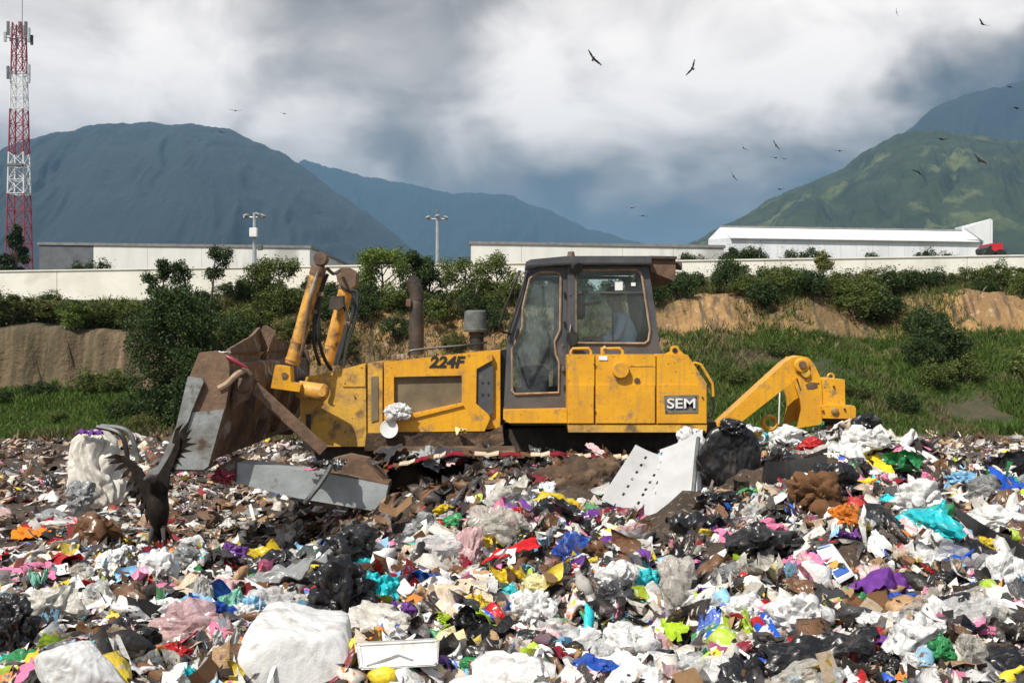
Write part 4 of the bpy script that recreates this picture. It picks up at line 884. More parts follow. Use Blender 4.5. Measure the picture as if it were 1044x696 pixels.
for h in hoses: tube('hydraulic_hose', [P(*q) for q in h], .02, black if h[0][0] != 325 else rust, DZ, 7, True)
for (px, py) in ((313, 354), (320, 318), (327, 300), (354, 330)): box('hose_clamp', P(px, py, 12.28 if px < 340 else 13.28), (.08, .05, .05), rust, DZ, .008)
# ripper at the back
YR0, YR1 = 12.9, 13.6
arm = [(730, 434), (736, 428), (802, 368), (808, 364.5), (815, 362.5), (823, 364), (829, 371), (824, 381), (812, 384), (806, 391), (756, 430), (744, 441)]
prism('ripper_arm', arm, YR0, YR0, YR0+.30, yellow, DZ, .012)
shank = [(811, 378), (815, 364), (823, 364.5), (829, 371), (836, 386), (838, 424), (836, 432), (812, 436), (816, 418), (815, 408), (810, 394)]
for y in (YR0-.05, YR1-.09): prism('ripper_bracket', shank, YR0, y, y+.045, yellow, DZ, .008)
prism('ripper_beam', [(836.5, 386), (860.5, 386.5), (861, 426), (838, 426)], YR0, YR0-.03, YR1+.03, yellow, DZ, .012)
prism('beam_plate', [(835, 413.5), (840, 412.5), (868, 413), (869.5, 416), (869, 425), (866, 426), (836, 425.5)], YR0, YR0-.12, YR1+.1, yellow, DZ, .012)
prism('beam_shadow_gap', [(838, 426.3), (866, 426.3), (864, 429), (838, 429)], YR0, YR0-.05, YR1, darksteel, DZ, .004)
lathe('pivot_boss', [(0, -.05), (.035, -.05), (.07, -.05), (.088, -.03), (.088, .0)], P(817, 372.5, YR0-.05), (0, 1, 0), yellow, DZ, 22)
lathe('pivot_pin', [(0, -.075), (.042, -.075), (.042, -.04)], P(817, 371.5, YR0-.05), (0, 1, 0), rust, DZ, 16)
lathe('plate_pin', [(0, -.03), (.028, -.03), (.042, -.02), (.042, .0)], P(851, 419, YR0-.12), (0, 1, 0), yellow_worn, DZ, 16)
lathe('pivot_cap', [(0, -.04), (.05, -.04), (.055, .0)], P(821, 380, YR0-.05), (0, 1, 0), yellow_worn, DZ, 14)
for (px, py) in ((850, 394), (861, 417), (839, 419), (834, 391)): lathe('bolt', [(0, -.02), (.013, -.02), (.013, .002)], P(px, py, YR0-.03 if py < 400 else YR0-.12), (0, 1, 0), darksteel, DZ, 8)
bm = bmesh.new(); add_tube(bm, [P(847, 384, YR0+.1)+Vector((math.cos(a)*.036, 0, math.sin(a)*.036)) for a in [k*math.pi/8 for k in range(17)]], .012, 6); from_bm('lifting_eye', bm, yellow, DZ)
prism('worn_patch', [(821, 392), (826, 389.5), (833, 390), (834, 395), (829, 397), (823, 397)], YR0-.05, YR0-.053, YR0-.05, rust, DZ, 0)
prism('arm_slot', [(811.5, 386), (813, 385.5), (817, 397.5), (816.3, 398.5)], YR0-.05, YR0-.053, YR0-.05, blackprint, DZ, 0)
bm = bmesh.new(); add_tube(bm, [P(785, 431, YR0+.2)+Vector((math.cos(a)*.075, 0, math.sin(a)*.075)) for a in [k*math.pi/8 for k in range(17)]], .026, 8); from_bm('tow_ring', bm, yellow, DZ)
tube('tie_rope', [P(795, 400, YR0-.02), P(794.5, 415, YR0-.05), P(794, 432, YR0-.05)], .008, whitepaint, DZ, 5)
prism('ripper_tooth', [(842, 426), (856, 426), (852, 470), (846, 500), (838, 505), (842, 470)], YC, YC-.06, YC+.06, darksteel, DZ, .01)

# ------------------------------------------------------------------ driver
skin_m = mat('skin', (.42, .23, .15), (.34, .18, .12), .6, 8); shirt_m = mat('pale_blue_shirt', (.62, .76, .86), (.82, .86, .88), .8, 5, .004, 20)
trouser_m = mat('dark_trousers', (.03, .035, .05), (.05, .05, .06), .85, 6); cap_m = mat('dark_cap', (.02, .022, .03), None, .8)
def person_body(name, joints, bones, m_of, parent):
    """joints: list of (pos, radius); bones: index pairs; one skinned surface"""
    me = bpy.data.meshes.new(name); me.from_pydata([j[0] for j in joints], bones, []); o = bpy.data.objects.new(name, me); COL.objects.link(o)
    md = o.modifiers.new('skin', 'SKIN'); md.use_smooth_shade = True
    for i, j in enumerate(joints): me.skin_vertices[0].data[i].radius = (j[1], j[1]*(j[2] if len(j) > 2 else 1))
    me.skin_vertices[0].data[0].use_root = True
    sb = o.modifiers.new('sub', 'SUBSURF'); sb.levels = 2; sb.render_levels = 2
    dg = bpy.context.evaluated_depsgraph_get(); dg.update(); ev = o.evaluated_get(dg)
    r = bpy.data.meshes.new_from_object(ev); bpy.data.objects.remove(o)
    ms = [skin_m, shirt_m, trouser_m]
    r.materials.clear()
    for q in ms: r.materials.append(q)
    for p in r.polygons: p.material_index = m_of(p.center); p.use_smooth = True
    return link_mesh(name, r, None, parent)
def driver():
    b = P(641, 369, YC-.62); t = empty('person', b, 'driver in a pale blue shirt and dark cap seated inside the bulldozer cab', 'person')
    V = Vector; J = [(V((0, 0, .10)), .15, .9), (V((-.02, 0, .28)), .14, 1.1), (V((-.07, 0, .44)), .15, 1.25), (V((-.10, 0, .52)), .07), (V((-.13, 0, .58)), .058),
         (V((-.15, 0, .66)), .088), (V((-.155, 0, .73)), .09), (V((-.15, 0, .785)), .06),
         (V((-.08, -.18, .47)), .065), (V((-.16, -.24, .27)), .05), (V((-.36, -.17, .24)), .036), (V((-.42, -.16, .25)), .03),
         (V((-.08, .18, .47)), .065), (V((-.16, .24, .27)), .05), (V((-.36, .17, .24)), .036), (V((-.42, .16, .25)), .03),
         (V((-.08, -.1, .06)), .095), (V((-.46, -.12, .08)), .07), (V((-.52, -.12, -.30)), .05), (V((-.64, -.12, -.34)), .045),
         (V((-.08, .1, .06)), .095), (V((-.46, .12, .08)), .07), (V((-.52, .12, -.30)), .05), (V((-.64, .12, -.34)), .045), (V((-.245, 0, .69)), .016)]
    B = [(0, 1), (1, 2), (2, 3), (3, 4), (4, 5), (5, 6), (6, 7), (2, 8), (8, 9), (9, 10), (10, 11), (2, 12), (12, 13), (13, 14), (14, 15), (0, 16), (16, 17), (17, 18), (18, 19), (0, 20), (20, 21), (21, 22), (22, 23), (6, 24)]
    def mo(c): return 0 if c.z > .545 or (c.x < -.30 and c.z > .18) else (2 if c.z < .14 else 1)
    person_body('body', J, B, mo, t)
    for s in (-1, 1):
        for k in range(5):
            y0 = .16*s+(-.03+.015*k); c = V((-.44, y0, .25)); l = (.05, .07, .075, .07, .05)[k]
            pts = [c+b, c+b+V((-l*.6, (k-2)*.004, .012)), c+b+V((-l*.95, (k-2)*.005, -.012))] if k else [c+b+V((.02, -.01, 0)), c+b+V((-.01, -.035, .01)), c+b+V((-.03, -.045, 0))]
            tube('finger', pts, [.009, .0085, .007], skin_m, t, 6)
        lathe('eye', [(0, -.006), (.008, 0), (0, .006)], b+V((-.235, .032*s, .72)), (1, 0, 0), blackprint, t, 8)
        lathe('ear', [(0, -.008), (.022, 0), (0, .008)], b+V((-.15, .09*s, .70)), (0, 1, 0), skin_m, t, 8)
    box('mouth', b+V((-.236, 0, .65)), (.008, .04, .006), redpaint, t, .002)
    lathe('cap', [(.1, 0), (.104, .02), (.095, .06), (.05, .095), (0, .1)], b+V((-.155, 0, .745)), (0, 0, 1), cap_m, t, 18)
    prism('cap_peak', [(0, 0)]*3, 1, 0, 0, cap_m, t, 0) if False else box('cap_peak', b+V((-.27, 0, .755)), (.09, .14, .012), cap_m, t, .004)
driver()

# ------------------------------------------------------------------ vultures
feather = mat('black_feathers', (.012, .010, .009), (.026, .018, .013), .8, 20, spec=.15)
birdhead = mat('grey_bird_head', (.07, .06, .055), None, .7)
def wing(bm, root, elbow, wrist, tip, chord, fingers=6, thick=.02, trail=Vector((0, 0, -1))):
    """a bent wing: solid inner surface plus separate finger feathers at the end"""
    trail = trail.normalized(); nodes = [(root, chord*.9), (elbow, chord), (wrist, chord*.9), (wrist.lerp(tip, .45), chord*.55)]
    up = (elbow-root).cross(trail).normalized()*thick; rows = []
    for p, c in nodes:
        le, te = p, p+trail*c; mid = le.lerp(te, .35)
        rows.append([bm.verts.new(le), bm.verts.new(mid+up), bm.verts.new(te), bm.verts.new(mid-up*.5)])
    for a, b in zip(rows, rows[1:]):
        for k in range(4): bm.faces.new((a[k], b[k], b[(k+1) % 4], a[(k+1) % 4]))
    bm.faces.new(rows[0]); bm.faces.new(rows[-1][::-1])
    base = wrist.lerp(tip, .40); d = (tip-base)
    for k in range(fingers):
        f = k/(fingers-1); s = base+trail*chord*.5*f; e = base+d*(1-.30*f)+trail*chord*(.05+.75*f); w = chord*.055
        side = (e-s).cross(up).normalized()*w; m_ = s.lerp(e, .6)
        add_poly_pts(bm, [s-side*.6, m_-side, e, m_+side, s+side*.6], up*.25)
    n = 9                                             # ragged trailing edge
    for k in range(n):
        f = k/(n-1); a = root.lerp(wrist, f)+trail*chord*.7; e = a+trail*chord*.42+(tip-root).normalized()*chord*.1; side = (tip-root).normalized()*chord*.10
        add_poly_pts(bm, [a-side, a.lerp(e, .6)-side*.8, e, a.lerp(e, .6)+side*.8, a+side], up*.25)
def add_poly_pts(bm, pts, dv):
    a = [bm.verts.new(p) for p in pts]; b = [bm.verts.new(p+dv) for p in pts]; bm.faces.new(a); bm.faces.new(b[::-1]); n = len(a)
    for i in range(n): bm.faces.new((a[i], b[i], b[(i+1) % n], a[(i+1) % n]))
def flyer(px, py, Y, span_px, roll, pitch, yaw, flap, label, seed):
    c = P(px, py, Y); s = span_px*1.45/F*Y/2; t = empty('vulture', c, label, 'bird', 'vultures circling over the landfill')
    bm = bmesh.new(); V = Vector
    add_tube(bm, [V((0, .5*s, 0)), V((0, .36*s, .02*s)), V((0, .15*s, 0)), V((0, -.2*s, 0)), V((0, -.36*s, 0))], [.02*s, .06*s, .11*s, .09*s, .03*s], 8)
    add_poly_pts(bm, [V((-.05*s, -.3*s, 0)), V((-.13*s, -.58*s, 0)), V((.13*s, -.58*s, 0)), V((.05*s, -.3*s, 0))], V((0, 0, .02*s)))
    me = bpy.data.meshes.new('body'); bm.to_mesh(me); bm.free(); o = link_mesh('body', me, feather, t)
    for sd in (-1, 1):
        bm = bmesh.new(); h = flap
        wing(bm, V((sd*.06*s, .2*s, .02*s)), V((sd*.38*s, .28*s, .38*s*h)), V((sd*.62*s, .24*s, .6*s*h)), V((sd*1.0*s, .06*s, 1.0*s*h)), .44*s, 5, .015*s, V((0, -1, 0)))
        bmesh.ops.recalc_face_normals(bm, faces=bm.faces); me = bpy.data.meshes.new('wing'); bm.to_mesh(me); bm.free(); link_mesh('wing', me, feather, t)
    t.rotation_euler = (pitch, roll, yaw)
for a in [(605, 60, 70, 15, .75, .9, .4, .2, 'black vulture banking steeply, alone in the bright cloud above the cab'),
          (706, 70, 75, 13, -1.0, .9, -.6, .3, 'black vulture with wings raised, just to the right of the one banking above the cab'),
          (914, 13, 100, 7, 1.3, .7, .2, .2, 'tiny vulture at the very top of the sky, wings nearly upright'),
          (1002, 25, 85, 11, .35, .5, .5, .35, 'vulture gliding in the top right corner of the sky'),
          (1030, 89, 100, 8, .1, .2, .3, .1, 'small vulture against the dark cloud, upper one of two at the right edge'),
          (1036, 110, 100, 9, .0, .25, .9, -.1, 'small vulture against the dark cloud, lower one of two at the right edge'),
          (960, 142, 85, 12, .0, .3, .4, .15, 'vulture flying flat just above the green hill crest'),
          (998, 163, 65, 13, .55, .9, .3, .25, 'large dark vulture in front of the green hill, the rightmost there'),
          (937, 176, 70, 12, .45, .7, .3, -.15, 'dark vulture in front of the green hill, lower than the others'),
          (856, 154, 90, 9, .0, .2, .1, .12, 'vulture seen edge-on above the left shoulder of the green hill'),
          (758, 151, 90, 8, .7, .6, .4, .3, 'small vulture at the left of the cluster over the white warehouse'),
          (791, 148, 85, 9, .9, .8, .3, .1, 'small vulture at the top of the cluster over the white warehouse'),
          (791, 161, 85, 9, .1, .2, -.5, .2, 'small vulture in the middle of the cluster, wings level'),
          (799, 162, 110, 5, .2, .4, .5, .3, 'very small vulture touching the level one in the middle of the cluster'),
          (748, 180, 85, 9, .8, .8, .5, .1, 'small vulture lowest and leftmost of the cluster, banking'),
          (795, 193, 90, 9, .0, .2, .3, .1, 'small vulture gliding low over the white warehouse roof'),
          (240, 113, 85, 9, .05, .3, .1, .15, 'vulture above the peak of the left mountain, left one of two'),
          (290, 116, 90, 8, .1, .2, .6, .1, 'vulture above the right shoulder of the left mountain, right one of two'),
          (226, 135, 90, 6, .2, .5, .2, .2, 'tiny vulture against the top of the left mountain'),
          (644, 212, 90, 8, .0, .2, .2, .25, 'small vulture over the middle warehouse, left one of a pair'),
          (655, 220, 90, 9, .05, .2, -.4, -.1, 'small vulture over the middle warehouse, right one of a pair'),
          (326, 217, 110, 5, .1, .3, .2, .2, 'speck of a vulture against the right slope of the left mountain')]:
    flyer(*a, seed=int(a[0]))
def landing_vulture():
    Y = 8.0; V = Vector; p = lambda x, y, d=0: P(x, y, Y+d)
    t = empty('vulture', p(162, 556), 'large black vulture with both wings raised, landing on the rubbish beside the blade', 'bird')
    bm = bmesh.new(); add_tube(bm, smooth_path([p(158, 492, -.12), p(160, 500), p(161, 518), p(162, 536, .03), p(163, 548, .05)], 3), [.03, .045, .055, .062, .07, .075, .08, .075, .065, .055, .045, .03, .02], 12)
    from_bm('body', bm, feather, t, smooth=True)
    bm = bmesh.new(); add_tube(bm, smooth_path([p(159, 496, -.05), p(155, 489, -.12), p(151, 487, -.17), p(147, 489, -.22)], 3), [.032, .03, .028, .03, .034, .03, .026, .018, .012, .008], 10); from_bm('head', bm, birdhead, t, smooth=True)
    for q in (-1, 1):
        tube('leg', [p(161+q*5, 536), p(160+q*7, 550, -.03), p(161+q*7, 558, .0)], [.02, .012, .01], birdhead, t, 7)
        for k in (-1, 0, 1): tube('toe', [p(161+q*7, 558), p(161+q*7+k*3.4, 560.5, -.05)], [.008, .004], birdhead, t, 5)
    bm = bmesh.new()
    for k in range(7):
        a = p(162, 528, .06); e = p(154+k*3.2, 552+(k % 2)*3, .14); s = V((.014, 0, 0)); add_poly_pts(bm, [a-s, a.lerp(e, .7)-s*1.3, e, a.lerp(e, .7)+s*1.3, a+s], V((0, .004, 0)))
    from_bm('tail', bm, feather, t)
    bm = bmesh.new()                                   # right wing, raised, with the finger feathers spread
    def blade_(pts, th=.012): add_poly_pts(bm, [p(*q) for q in pts], V((0, th, 0)))
    blade_([(153, 500), (158, 488), (167, 474), (174, 462), (180, 448), (184, 446), (183, 457), (178, 470), (173, 482), (171, 496), (170, 506), (164, 512), (157, 510)], .03)
    for (ax, ay, bx, by, cx, cy) in [(180, 452, 186, 440, 195, 426), (181, 454, 189, 444, 196, 437), (181, 456, 189, 449, 196, 446), (181, 459, 191, 453, 202, 452), (180, 462, 188, 459, 196, 460), (178, 466, 184, 464, 190, 467), (177, 452, 181, 438, 187, 431), (176, 470, 181, 470, 186, 475), (174, 476, 177, 480, 180, 486)]:
        n = V((by-ay, 0, bx-ax)).normalized()*.013; A, B, C_ = p(ax, ay, .01), p(bx, by, .02), p(cx, cy, .0)
        add_poly_pts(bm, [A-n, B-n*1.2, C_, B+n*1.2, A+n], V((0, .005, 0)))
    from_bm('wing', bm, feather, t)
    bm = bmesh.new()                                   # left wing, lower and bent
    blade_([(157, 504), (150, 490), (143, 478), (134, 470), (126, 465), (121, 466), (126, 471), (132, 478), (137, 490), (141, 502), (146, 514), (150, 524), (156, 524)], .03)
    for (ax, ay, bx, by, cx, cy) in [(127, 467, 117, 465, 105, 467), (128, 469, 119, 470, 109, 473), (130, 472, 123, 476, 115, 480), (133, 477, 128, 483, 122, 489), (136, 484, 133, 491, 128, 498), (139, 492, 137, 500, 133, 508), (142, 500, 141, 509, 139, 517), (146, 508, 145, 518, 144, 527), (150, 515, 150, 525, 150, 534)]:
        n = V((by-ay, 0, bx-ax)).normalized()*.014; A, B, C_ = p(ax, ay, .01), p(bx, by, -.02), p(cx, cy, .0)
        add_poly_pts(bm, [A-n, B-n*1.2, C_, B+n*1.2, A+n], V((0, .005, 0)))
    from_bm('wing', bm, feather, t)
landing_vulture()

# ------------------------------------------------------------------ rubbish
PAL = {'white': (.80, .80, .78), 'off-white': (.66, .63, .56), 'grey': (.32, .33, .33), 'black': (.012, .012, .013), 'charcoal': (.05, .05, .055), 'tan': (.42, .26, .13), 'brown': (.15, .075, .035),
       'red': (.55, .02, .025), 'dark red': (.22, .015, .03), 'orange': (.75, .22, .02), 'yellow': (.78, .58, .03), 'lime': (.42, .60, .04), 'green': (.04, .30, .10), 'turquoise': (.03, .60, .66),
       'light blue': (.25, .52, .75), 'blue': (.02, .10, .50), 'purple': (.16, .05, .28), 'pink': (.78, .22, .38), 'pale pink': (.75, .50, .50), 'mint': (.28, .66, .50), 'beige': (.62, .50, .36), 'pale yellow': (.80, .74, .38)}
def trash_mat(name, col, kind):
    """kind: film (glossy plastic), cloth, board, clear"""
    m = bpy.data.materials.new(name); m.use_nodes = True; nt = m.node_tree; N = nt.nodes.new; L = nt.links.new; b = nt.nodes['Principled BSDF']
    tc = N('ShaderNodeTexCoord'); oi = N('ShaderNodeObjectInfo')
    add = N('ShaderNodeVectorMath'); L(tc.outputs['Object'], add.inputs[0]); L(oi.outputs['Location'], add.inputs[1])
    def nz(s, d=6):
        n = N('ShaderNodeTexNoise'); n.inputs['Scale'].default_value = s; n.inputs['Detail'].default_value = d; L(add.outputs[0], n.inputs['Vector']); return n.outputs[0]
    def mr(o, a, z, t0=0, t1=1):
        n = N('ShaderNodeMapRange'); n.inputs['From Min'].default_value = a; n.inputs['From Max'].default_value = z; n.inputs['To Min'].default_value = t0; n.inputs['To Max'].default_value = t1; L(o, n.inputs['Value']); return n.outputs[0]
    def mix(f, a, z):
        n = N('ShaderNodeMix'); n.data_type = 'RGBA'; L(f, n.inputs[0])
        for i, v in ((6, a), (7, z)):
            if isinstance(v, tuple): n.inputs[i].default_value = (*v, 1)
            else: L(v, n.inputs[i])
        return n.outputs[2]
    c2 = tuple(v*.86 for v in col)
    o = mix(mr(nz(5), .35, .65), col, c2)
    grime = (.16, .11, .07) if sum(col) > .3 else (.10, .08, .06)
    o = mix(mr(nz(3, 9), .54, .74, 0, .55), o, grime)
    L(o, b.inputs['Base Color'])
    b.inputs['Roughness'].default_value = {'film': .32, 'cloth': .9, 'board': .8, 'clear': .22, 'hard': .35, 'sack': .26}[kind]
    if kind == 'cloth': b.inputs['Specular IOR Level'].default_value = .15
    bp = N('ShaderNodeBump'); bp.inputs['Distance'].default_value = {'film': .006, 'cloth': .003, 'board': .002, 'clear': .007, 'hard': .001, 'sack': .0025}[kind]
    vo = N('ShaderNodeTexVoronoi'); vo.inputs['Scale'].default_value = 2.2 if kind in ('film', 'clear', 'sack') else 20; vo.feature = 'DISTANCE_TO_EDGE'
    dd = N('ShaderNodeVectorMath'); dd.operation = 'MULTIPLY_ADD'; n_ = N('ShaderNodeTexNoise'); n_.inputs['Scale'].default_value = 2.5; L(add.outputs[0], n_.inputs['Vector'])
    dd.inputs[1].default_value = (.35, .35, .35); L(n_.outputs['Color'], dd.inputs[0]); L(add.outputs[0], dd.inputs[2]); L(dd.outputs[0], vo.inputs['Vector'])
    L(mr(vo.outputs[0], 0, .5) if kind in ('film', 'clear') else nz(30), bp.inputs['Height']); L(bp.outputs[0], b.inputs['Normal'])
    if kind in ('film', 'clear', 'sack') and sum(col) > .3:
        out = nt.nodes['Material Output']; tr = N('ShaderNodeBsdfTranslucent'); L(o, tr.inputs[0]); mx = N('ShaderNodeMixShader'); mx.inputs[0].default_value = .22
        L(b.outputs[0], mx.inputs[1]); L(tr.outputs[0], mx.inputs[2]); last = mx.outputs[0]
        if kind == 'clear':
            tp = N('ShaderNodeBsdfTransparent'); m2 = N('ShaderNodeMixShader'); L(mr(nz(14, 4), .3, .7, .25, .6), m2.inputs[0]); L(last, m2.inputs[1]); L(tp.outputs[0], m2.inputs[2]); last = m2.outputs[0]
        L(last, out.inputs[0])
    return m
TM = {}
def tm(col, kind):
    if col == 'black' and kind == 'cloth': col = 'charcoal'
    if (col, kind) not in TM: TM[(col, kind)] = trash_mat((col+' '+kind).replace(' ', '_').replace('-', '_'), PAL[col], kind)
    return TM[(col, kind)]
# ---- shapes
def bag_mesh(seed, sub=4, neck=False, flat=.75, amp=1.0):
    bm = bmesh.new(); bmesh.ops.create_icosphere(bm, subdivisions=sub, radius=1); o = Vector((seed*3.1, seed*1.7, seed*.9))
    for v in bm.verts:
        p = v.co.copy(); q = p*1.1+o; w = mn.noise_vector(q*1.2)*.6
        r = 1+.42*mn.noise(q*1.0)
        c = abs(mn.noise((p+w)*1.5+o)); c2 = abs(mn.noise((p+w*1.3)*3.1+o*2)); c3 = abs(mn.noise((p+w)*6.5+o))
        r += amp*(-.30*(1-min(1, c*3.0))**1.5+.30*c+.22*c2+.10*c3)
        v.co = p*r+w*.22*amp
        v.co.z *= flat
        if neck and p.z > .62:
            k = (p.z-.62)/.38; rr = (1-k)*.55+.16; v.co.x *= rr+.12*mn.noise(p*6+o)*k*3; v.co.y *= rr; v.co.z += k*.45; v.co.x += k*k*.3*math.sin(seed)
    me = bpy.data.meshes.new('bag'); bm.to_mesh(me); bm.free()
    if sub >= 3: me.polygons.foreach_set('use_smooth', np.ones(len(me.polygons), bool)); me.set_sharp_from_angle(angle=math.radians(48))
    return me
def taut_mesh(seed, n=15, fine=.035, soft=16, squash=1.0, boxy=False):
    """a full bag: flat taut faces meeting in creases, fine wrinkles fanning along them"""
    r = random.Random(seed); pl = []
    for i in range(n):
        z = r.uniform(-1, 1); a = r.uniform(0, 6.28); q = math.sqrt(1-z*z); pl.append((Vector((q*math.cos(a), q*math.sin(a), z)), r.uniform(.70, .95)))
    pl += [(Vector((0, 0, -1)), .75), (Vector((0, 0, 1)), .82), (Vector((0, -1, .1)).normalized(), .8)]
    if boxy: pl = [(Vector(q).normalized(), h) for q, h in (((1, .1, .15), .86), ((-1, .1, .25), .84), ((.1, -1, .25), .80), ((0, 1, 0), .85), ((.05, -.15, 1), .66), ((0, 0, -1), .8), ((.6, -.5, .7), .93), ((-.5, -.6, .8), .90), ((.3, -.9, -.5), .95))]
    bm = bmesh.new(); bmesh.ops.create_icosphere(bm, subdivisions=5 if seed >= 300 else 6, radius=1); o = Vector((seed % 50, seed*.7 % 37, 0))
    for v in bm.verts:
        d = v.co.normalized(); w = mn.noise_vector(d*1.7+o)*.30; e = (d+w*.35).normalized(); s = 0
        for nn, h in pl: s += math.exp(soft*max(-3, e.dot(nn)/h-1))
        rad = 1/(1+math.log(max(s, 1e-6))/soft); dirn = Vector((d.x*2.2, d.y*2.2, d.z*1.1))
        wr = 1-abs(mn.noise(dirn*2.6+w*3+o))*2; wr2 = 1-abs(mn.noise(Vector((d.x*9, d.y*9, d.z*3.2))+w*4-o))*2
        v.co = d*(rad+fine*(wr*1.1+wr2*.55)+.05*mn.noise(d*1.3+o)); v.co.z *= squash
    me = bpy.data.meshes.new('sack'); bm.to_mesh(me); bm.free(); me.polygons.foreach_set('use_smooth', np.ones(len(me.polygons), bool)); return me
def sack_mesh(seed, folds=9, depth=.12, top=.45, nr=56, ns=130, crease=.0, cone=False):
    bm = bmesh.new(); rings = []; o = Vector((seed*1.3, seed*2.1, 0)); kn = random.Random(seed).uniform(-.2, .2)
    for j in range(nr+1):
        t = j/nr; base = np.interp(t, [0, .06, .3, .6, .85, 1], [.25, .85, 1.0, .92, (top+.9)/2, top] if not cone else [.8, 1.1, 1.0, .78, .60, top]); ring = []
        for i in range(ns):
            a = 2*math.pi*i/ns; q = Vector((math.cos(a), math.sin(a), t*1.6)); w = mn.noise(q*1.2+o)
            f = abs(math.sin(a*folds/2+w*5+t*1.4))*depth*(.35+.9*t)+.16*w+.06*abs(mn.noise(q*4+o))-.10*(1-min(1, abs(mn.noise(q*2.2+o))*4))
            q3 = q+mn.noise_vector(q*1.6+o)*.5; f += crease*(abs(mn.noise(q3*2.6+o))*1.6-(1-min(1, abs(mn.noise(q3*4.2-o))*5))*.35+abs(mn.noise(q3*8))*.4); r = base*(1+f-depth*.5); ring.append(bm.verts.new((r*math.cos(a)+kn*t*t, r*math.sin(a), -1+2*t+(.05+crease*1.3)*mn.noise(Vector((q.x*r*1.6, q.y*r*1.6, t))+o))))
        rings.append(ring)
    for a, b in zip(rings, rings[1:]):
        for k in range(ns): bm.faces.new((a[k], a[(k+1) % ns], b[(k+1) % ns], b[k]))
    bm.faces.new(rings[0][::-1]); bm.faces.new(rings[-1]); me = bpy.data.meshes.new('sack'); bm.to_mesh(me); bm.free()
    me.polygons.foreach_set('use_smooth', np.ones(len(me.polygons), bool)); return me
def sheet_co(seed, nu, nv, crump=.25, aspect=1.0, curl=.6):
    r = random.Random(seed); o = Vector((seed*2.3, seed*.7, 5)); cu = r.uniform(-curl, curl)*2.4; a0 = r.uniform(0, 3.14); co = []
    for j in range(nv):
        for i in range(nu):
            u = i/(nu-1)*2-1; v = (j/(nv-1)*2-1)*aspect
            e = 1+.22*mn.noise(Vector((u*2, v*2, seed))) ; u_, v_ = u*e, v*e
            p = Vector((u_, v_, 0)); w = mn.noise_vector(p*.9+o)
            d = u_*math.cos(a0)+v_*math.sin(a0); t = -u_*math.sin(a0)+v_*math.cos(a0)
            z = crump*(1.6*abs(mn.noise(p*1.5+o+w*.6))+.9*abs(mn.noise(p*3.3+o+w))-.6)
            if abs(cu) > .1: dd = math.sin(d*cu)/cu; z += (1-math.cos(d*cu))/cu; d = dd
            x = d*math.cos(a0)-t*math.sin(a0); y = d*math.sin(a0)+t*math.cos(a0)
            co.append((x+w.x*crump*.7, y+w.y*crump*.7, z))
    return co
def grid_faces(nu, nv): return [(j*nu+i, j*nu+i+1, (j+1)*nu+i+1, (j+1)*nu+i) for j in range(nv-1) for i in range(nu-1)]
def sheet_mesh(name, seed, nu=14, nv=12, th=.02, smooth=True, **k):
    me = bpy.data.meshes.new(name); me.from_pydata(sheet_co(seed, nu, nv, **k), [], grid_faces(nu, nv)); bm = bmesh.new(); bm.from_mesh(me)
    bmesh.ops.solidify(bm, geom=bm.faces[:], thickness=th); bm.to_mesh(me); bm.free()
    if smooth: me.polygons.foreach_set('use_smooth', np.ones(len(me.polygons), bool)); me.set_sharp_from_angle(angle=math.radians(50))
    return me
def board_mesh(seed):
    r = random.Random(seed); bm = bmesh.new(); n = r.choice((2, 3, 3)); x = -1; z = 0; a = r.uniform(-.3, .3); pts = [(x, z)]
    for k in range(n): l = 2/n*r.uniform(.7, 1.3); x += l*math.cos(a); z += l*math.sin(a); pts.append((x, z)); a += r.choice((-1, 1))*r.uniform(.4, 1.3)
    hw = r.uniform(.5, .95); vs = [[bm.verts.new((p[0], s*hw*r.uniform(.8, 1.1), p[1]+r.uniform(-.04, .04))) for s in (-1, 0, 1)] for p in pts]
    for i in range(n):
        for j in range(2): bm.faces.new((vs[i][j], vs[i+1][j], vs[i+1][j+1], vs[i][j+1]))
    bmesh.ops.solidify(bm, geom=bm.faces[:], thickness=.05); bmesh.ops.recalc_face_normals(bm, faces=bm.faces); me = bpy.data.meshes.new('board'); bm.to_mesh(me); bm.free(); return me
def lathe_mesh(prof, seg=14, dent=.0, seed=0):
    bm = bmesh.new(); rings = []
    for r, h in prof: rings.append([bm.verts.new((r*math.cos(2*math.pi*k/seg), r*math.sin(2*math.pi*k/seg), h)) for k in range(seg)])
    for a, b in zip(rings, rings[1:]):
        for k in range(seg): bm.faces.new((a[k], a[(k+1) % seg], b[(k+1) % seg], b[k]))
    bm.faces.new(rings[0][::-1]); bm.faces.new(rings[-1])
    if dent:
        for v in bm.verts: v.co += mn.noise_vector(v.co*2.4+Vector((seed, 0, 0)))*dent
    me = bpy.data.meshes.new('vessel'); bm.to_mesh(me); bm.free(); me.polygons.foreach_set('use_smooth', np.ones(len(me.polygons), bool)); me.set_sharp_from_angle(angle=math.radians(40)); return me
def strip_mesh(seed, n=14, w=.13):
    r = random.Random(seed); pts = smooth_path([Vector((-1+2*k/4, r.uniform(-.25, .25), r.uniform(-.1, .22))) for k in range(5)], n//4); bm = bmesh.new(); vs = []
    for i, p in enumerate(pts): a = i*.35*r.uniform(.6, 1.2); d = Vector((0, math.cos(a), math.sin(a)))*w; vs.append((bm.verts.new(p-d), bm.verts.new(p+d)))
    for a, b in zip(vs, vs[1:]): bm.faces.new((a[0], a[1], b[1], b[0]))
    bmesh.ops.solidify(bm, geom=bm.faces[:], thickness=.015); me = bpy.data.meshes.new('strip'); bm.to_mesh(me); bm.free(); return me
BAGS = [bag_mesh(i, 4) for i in range(6)]+[bag_mesh(10+i, 4, True) for i in range(4)]
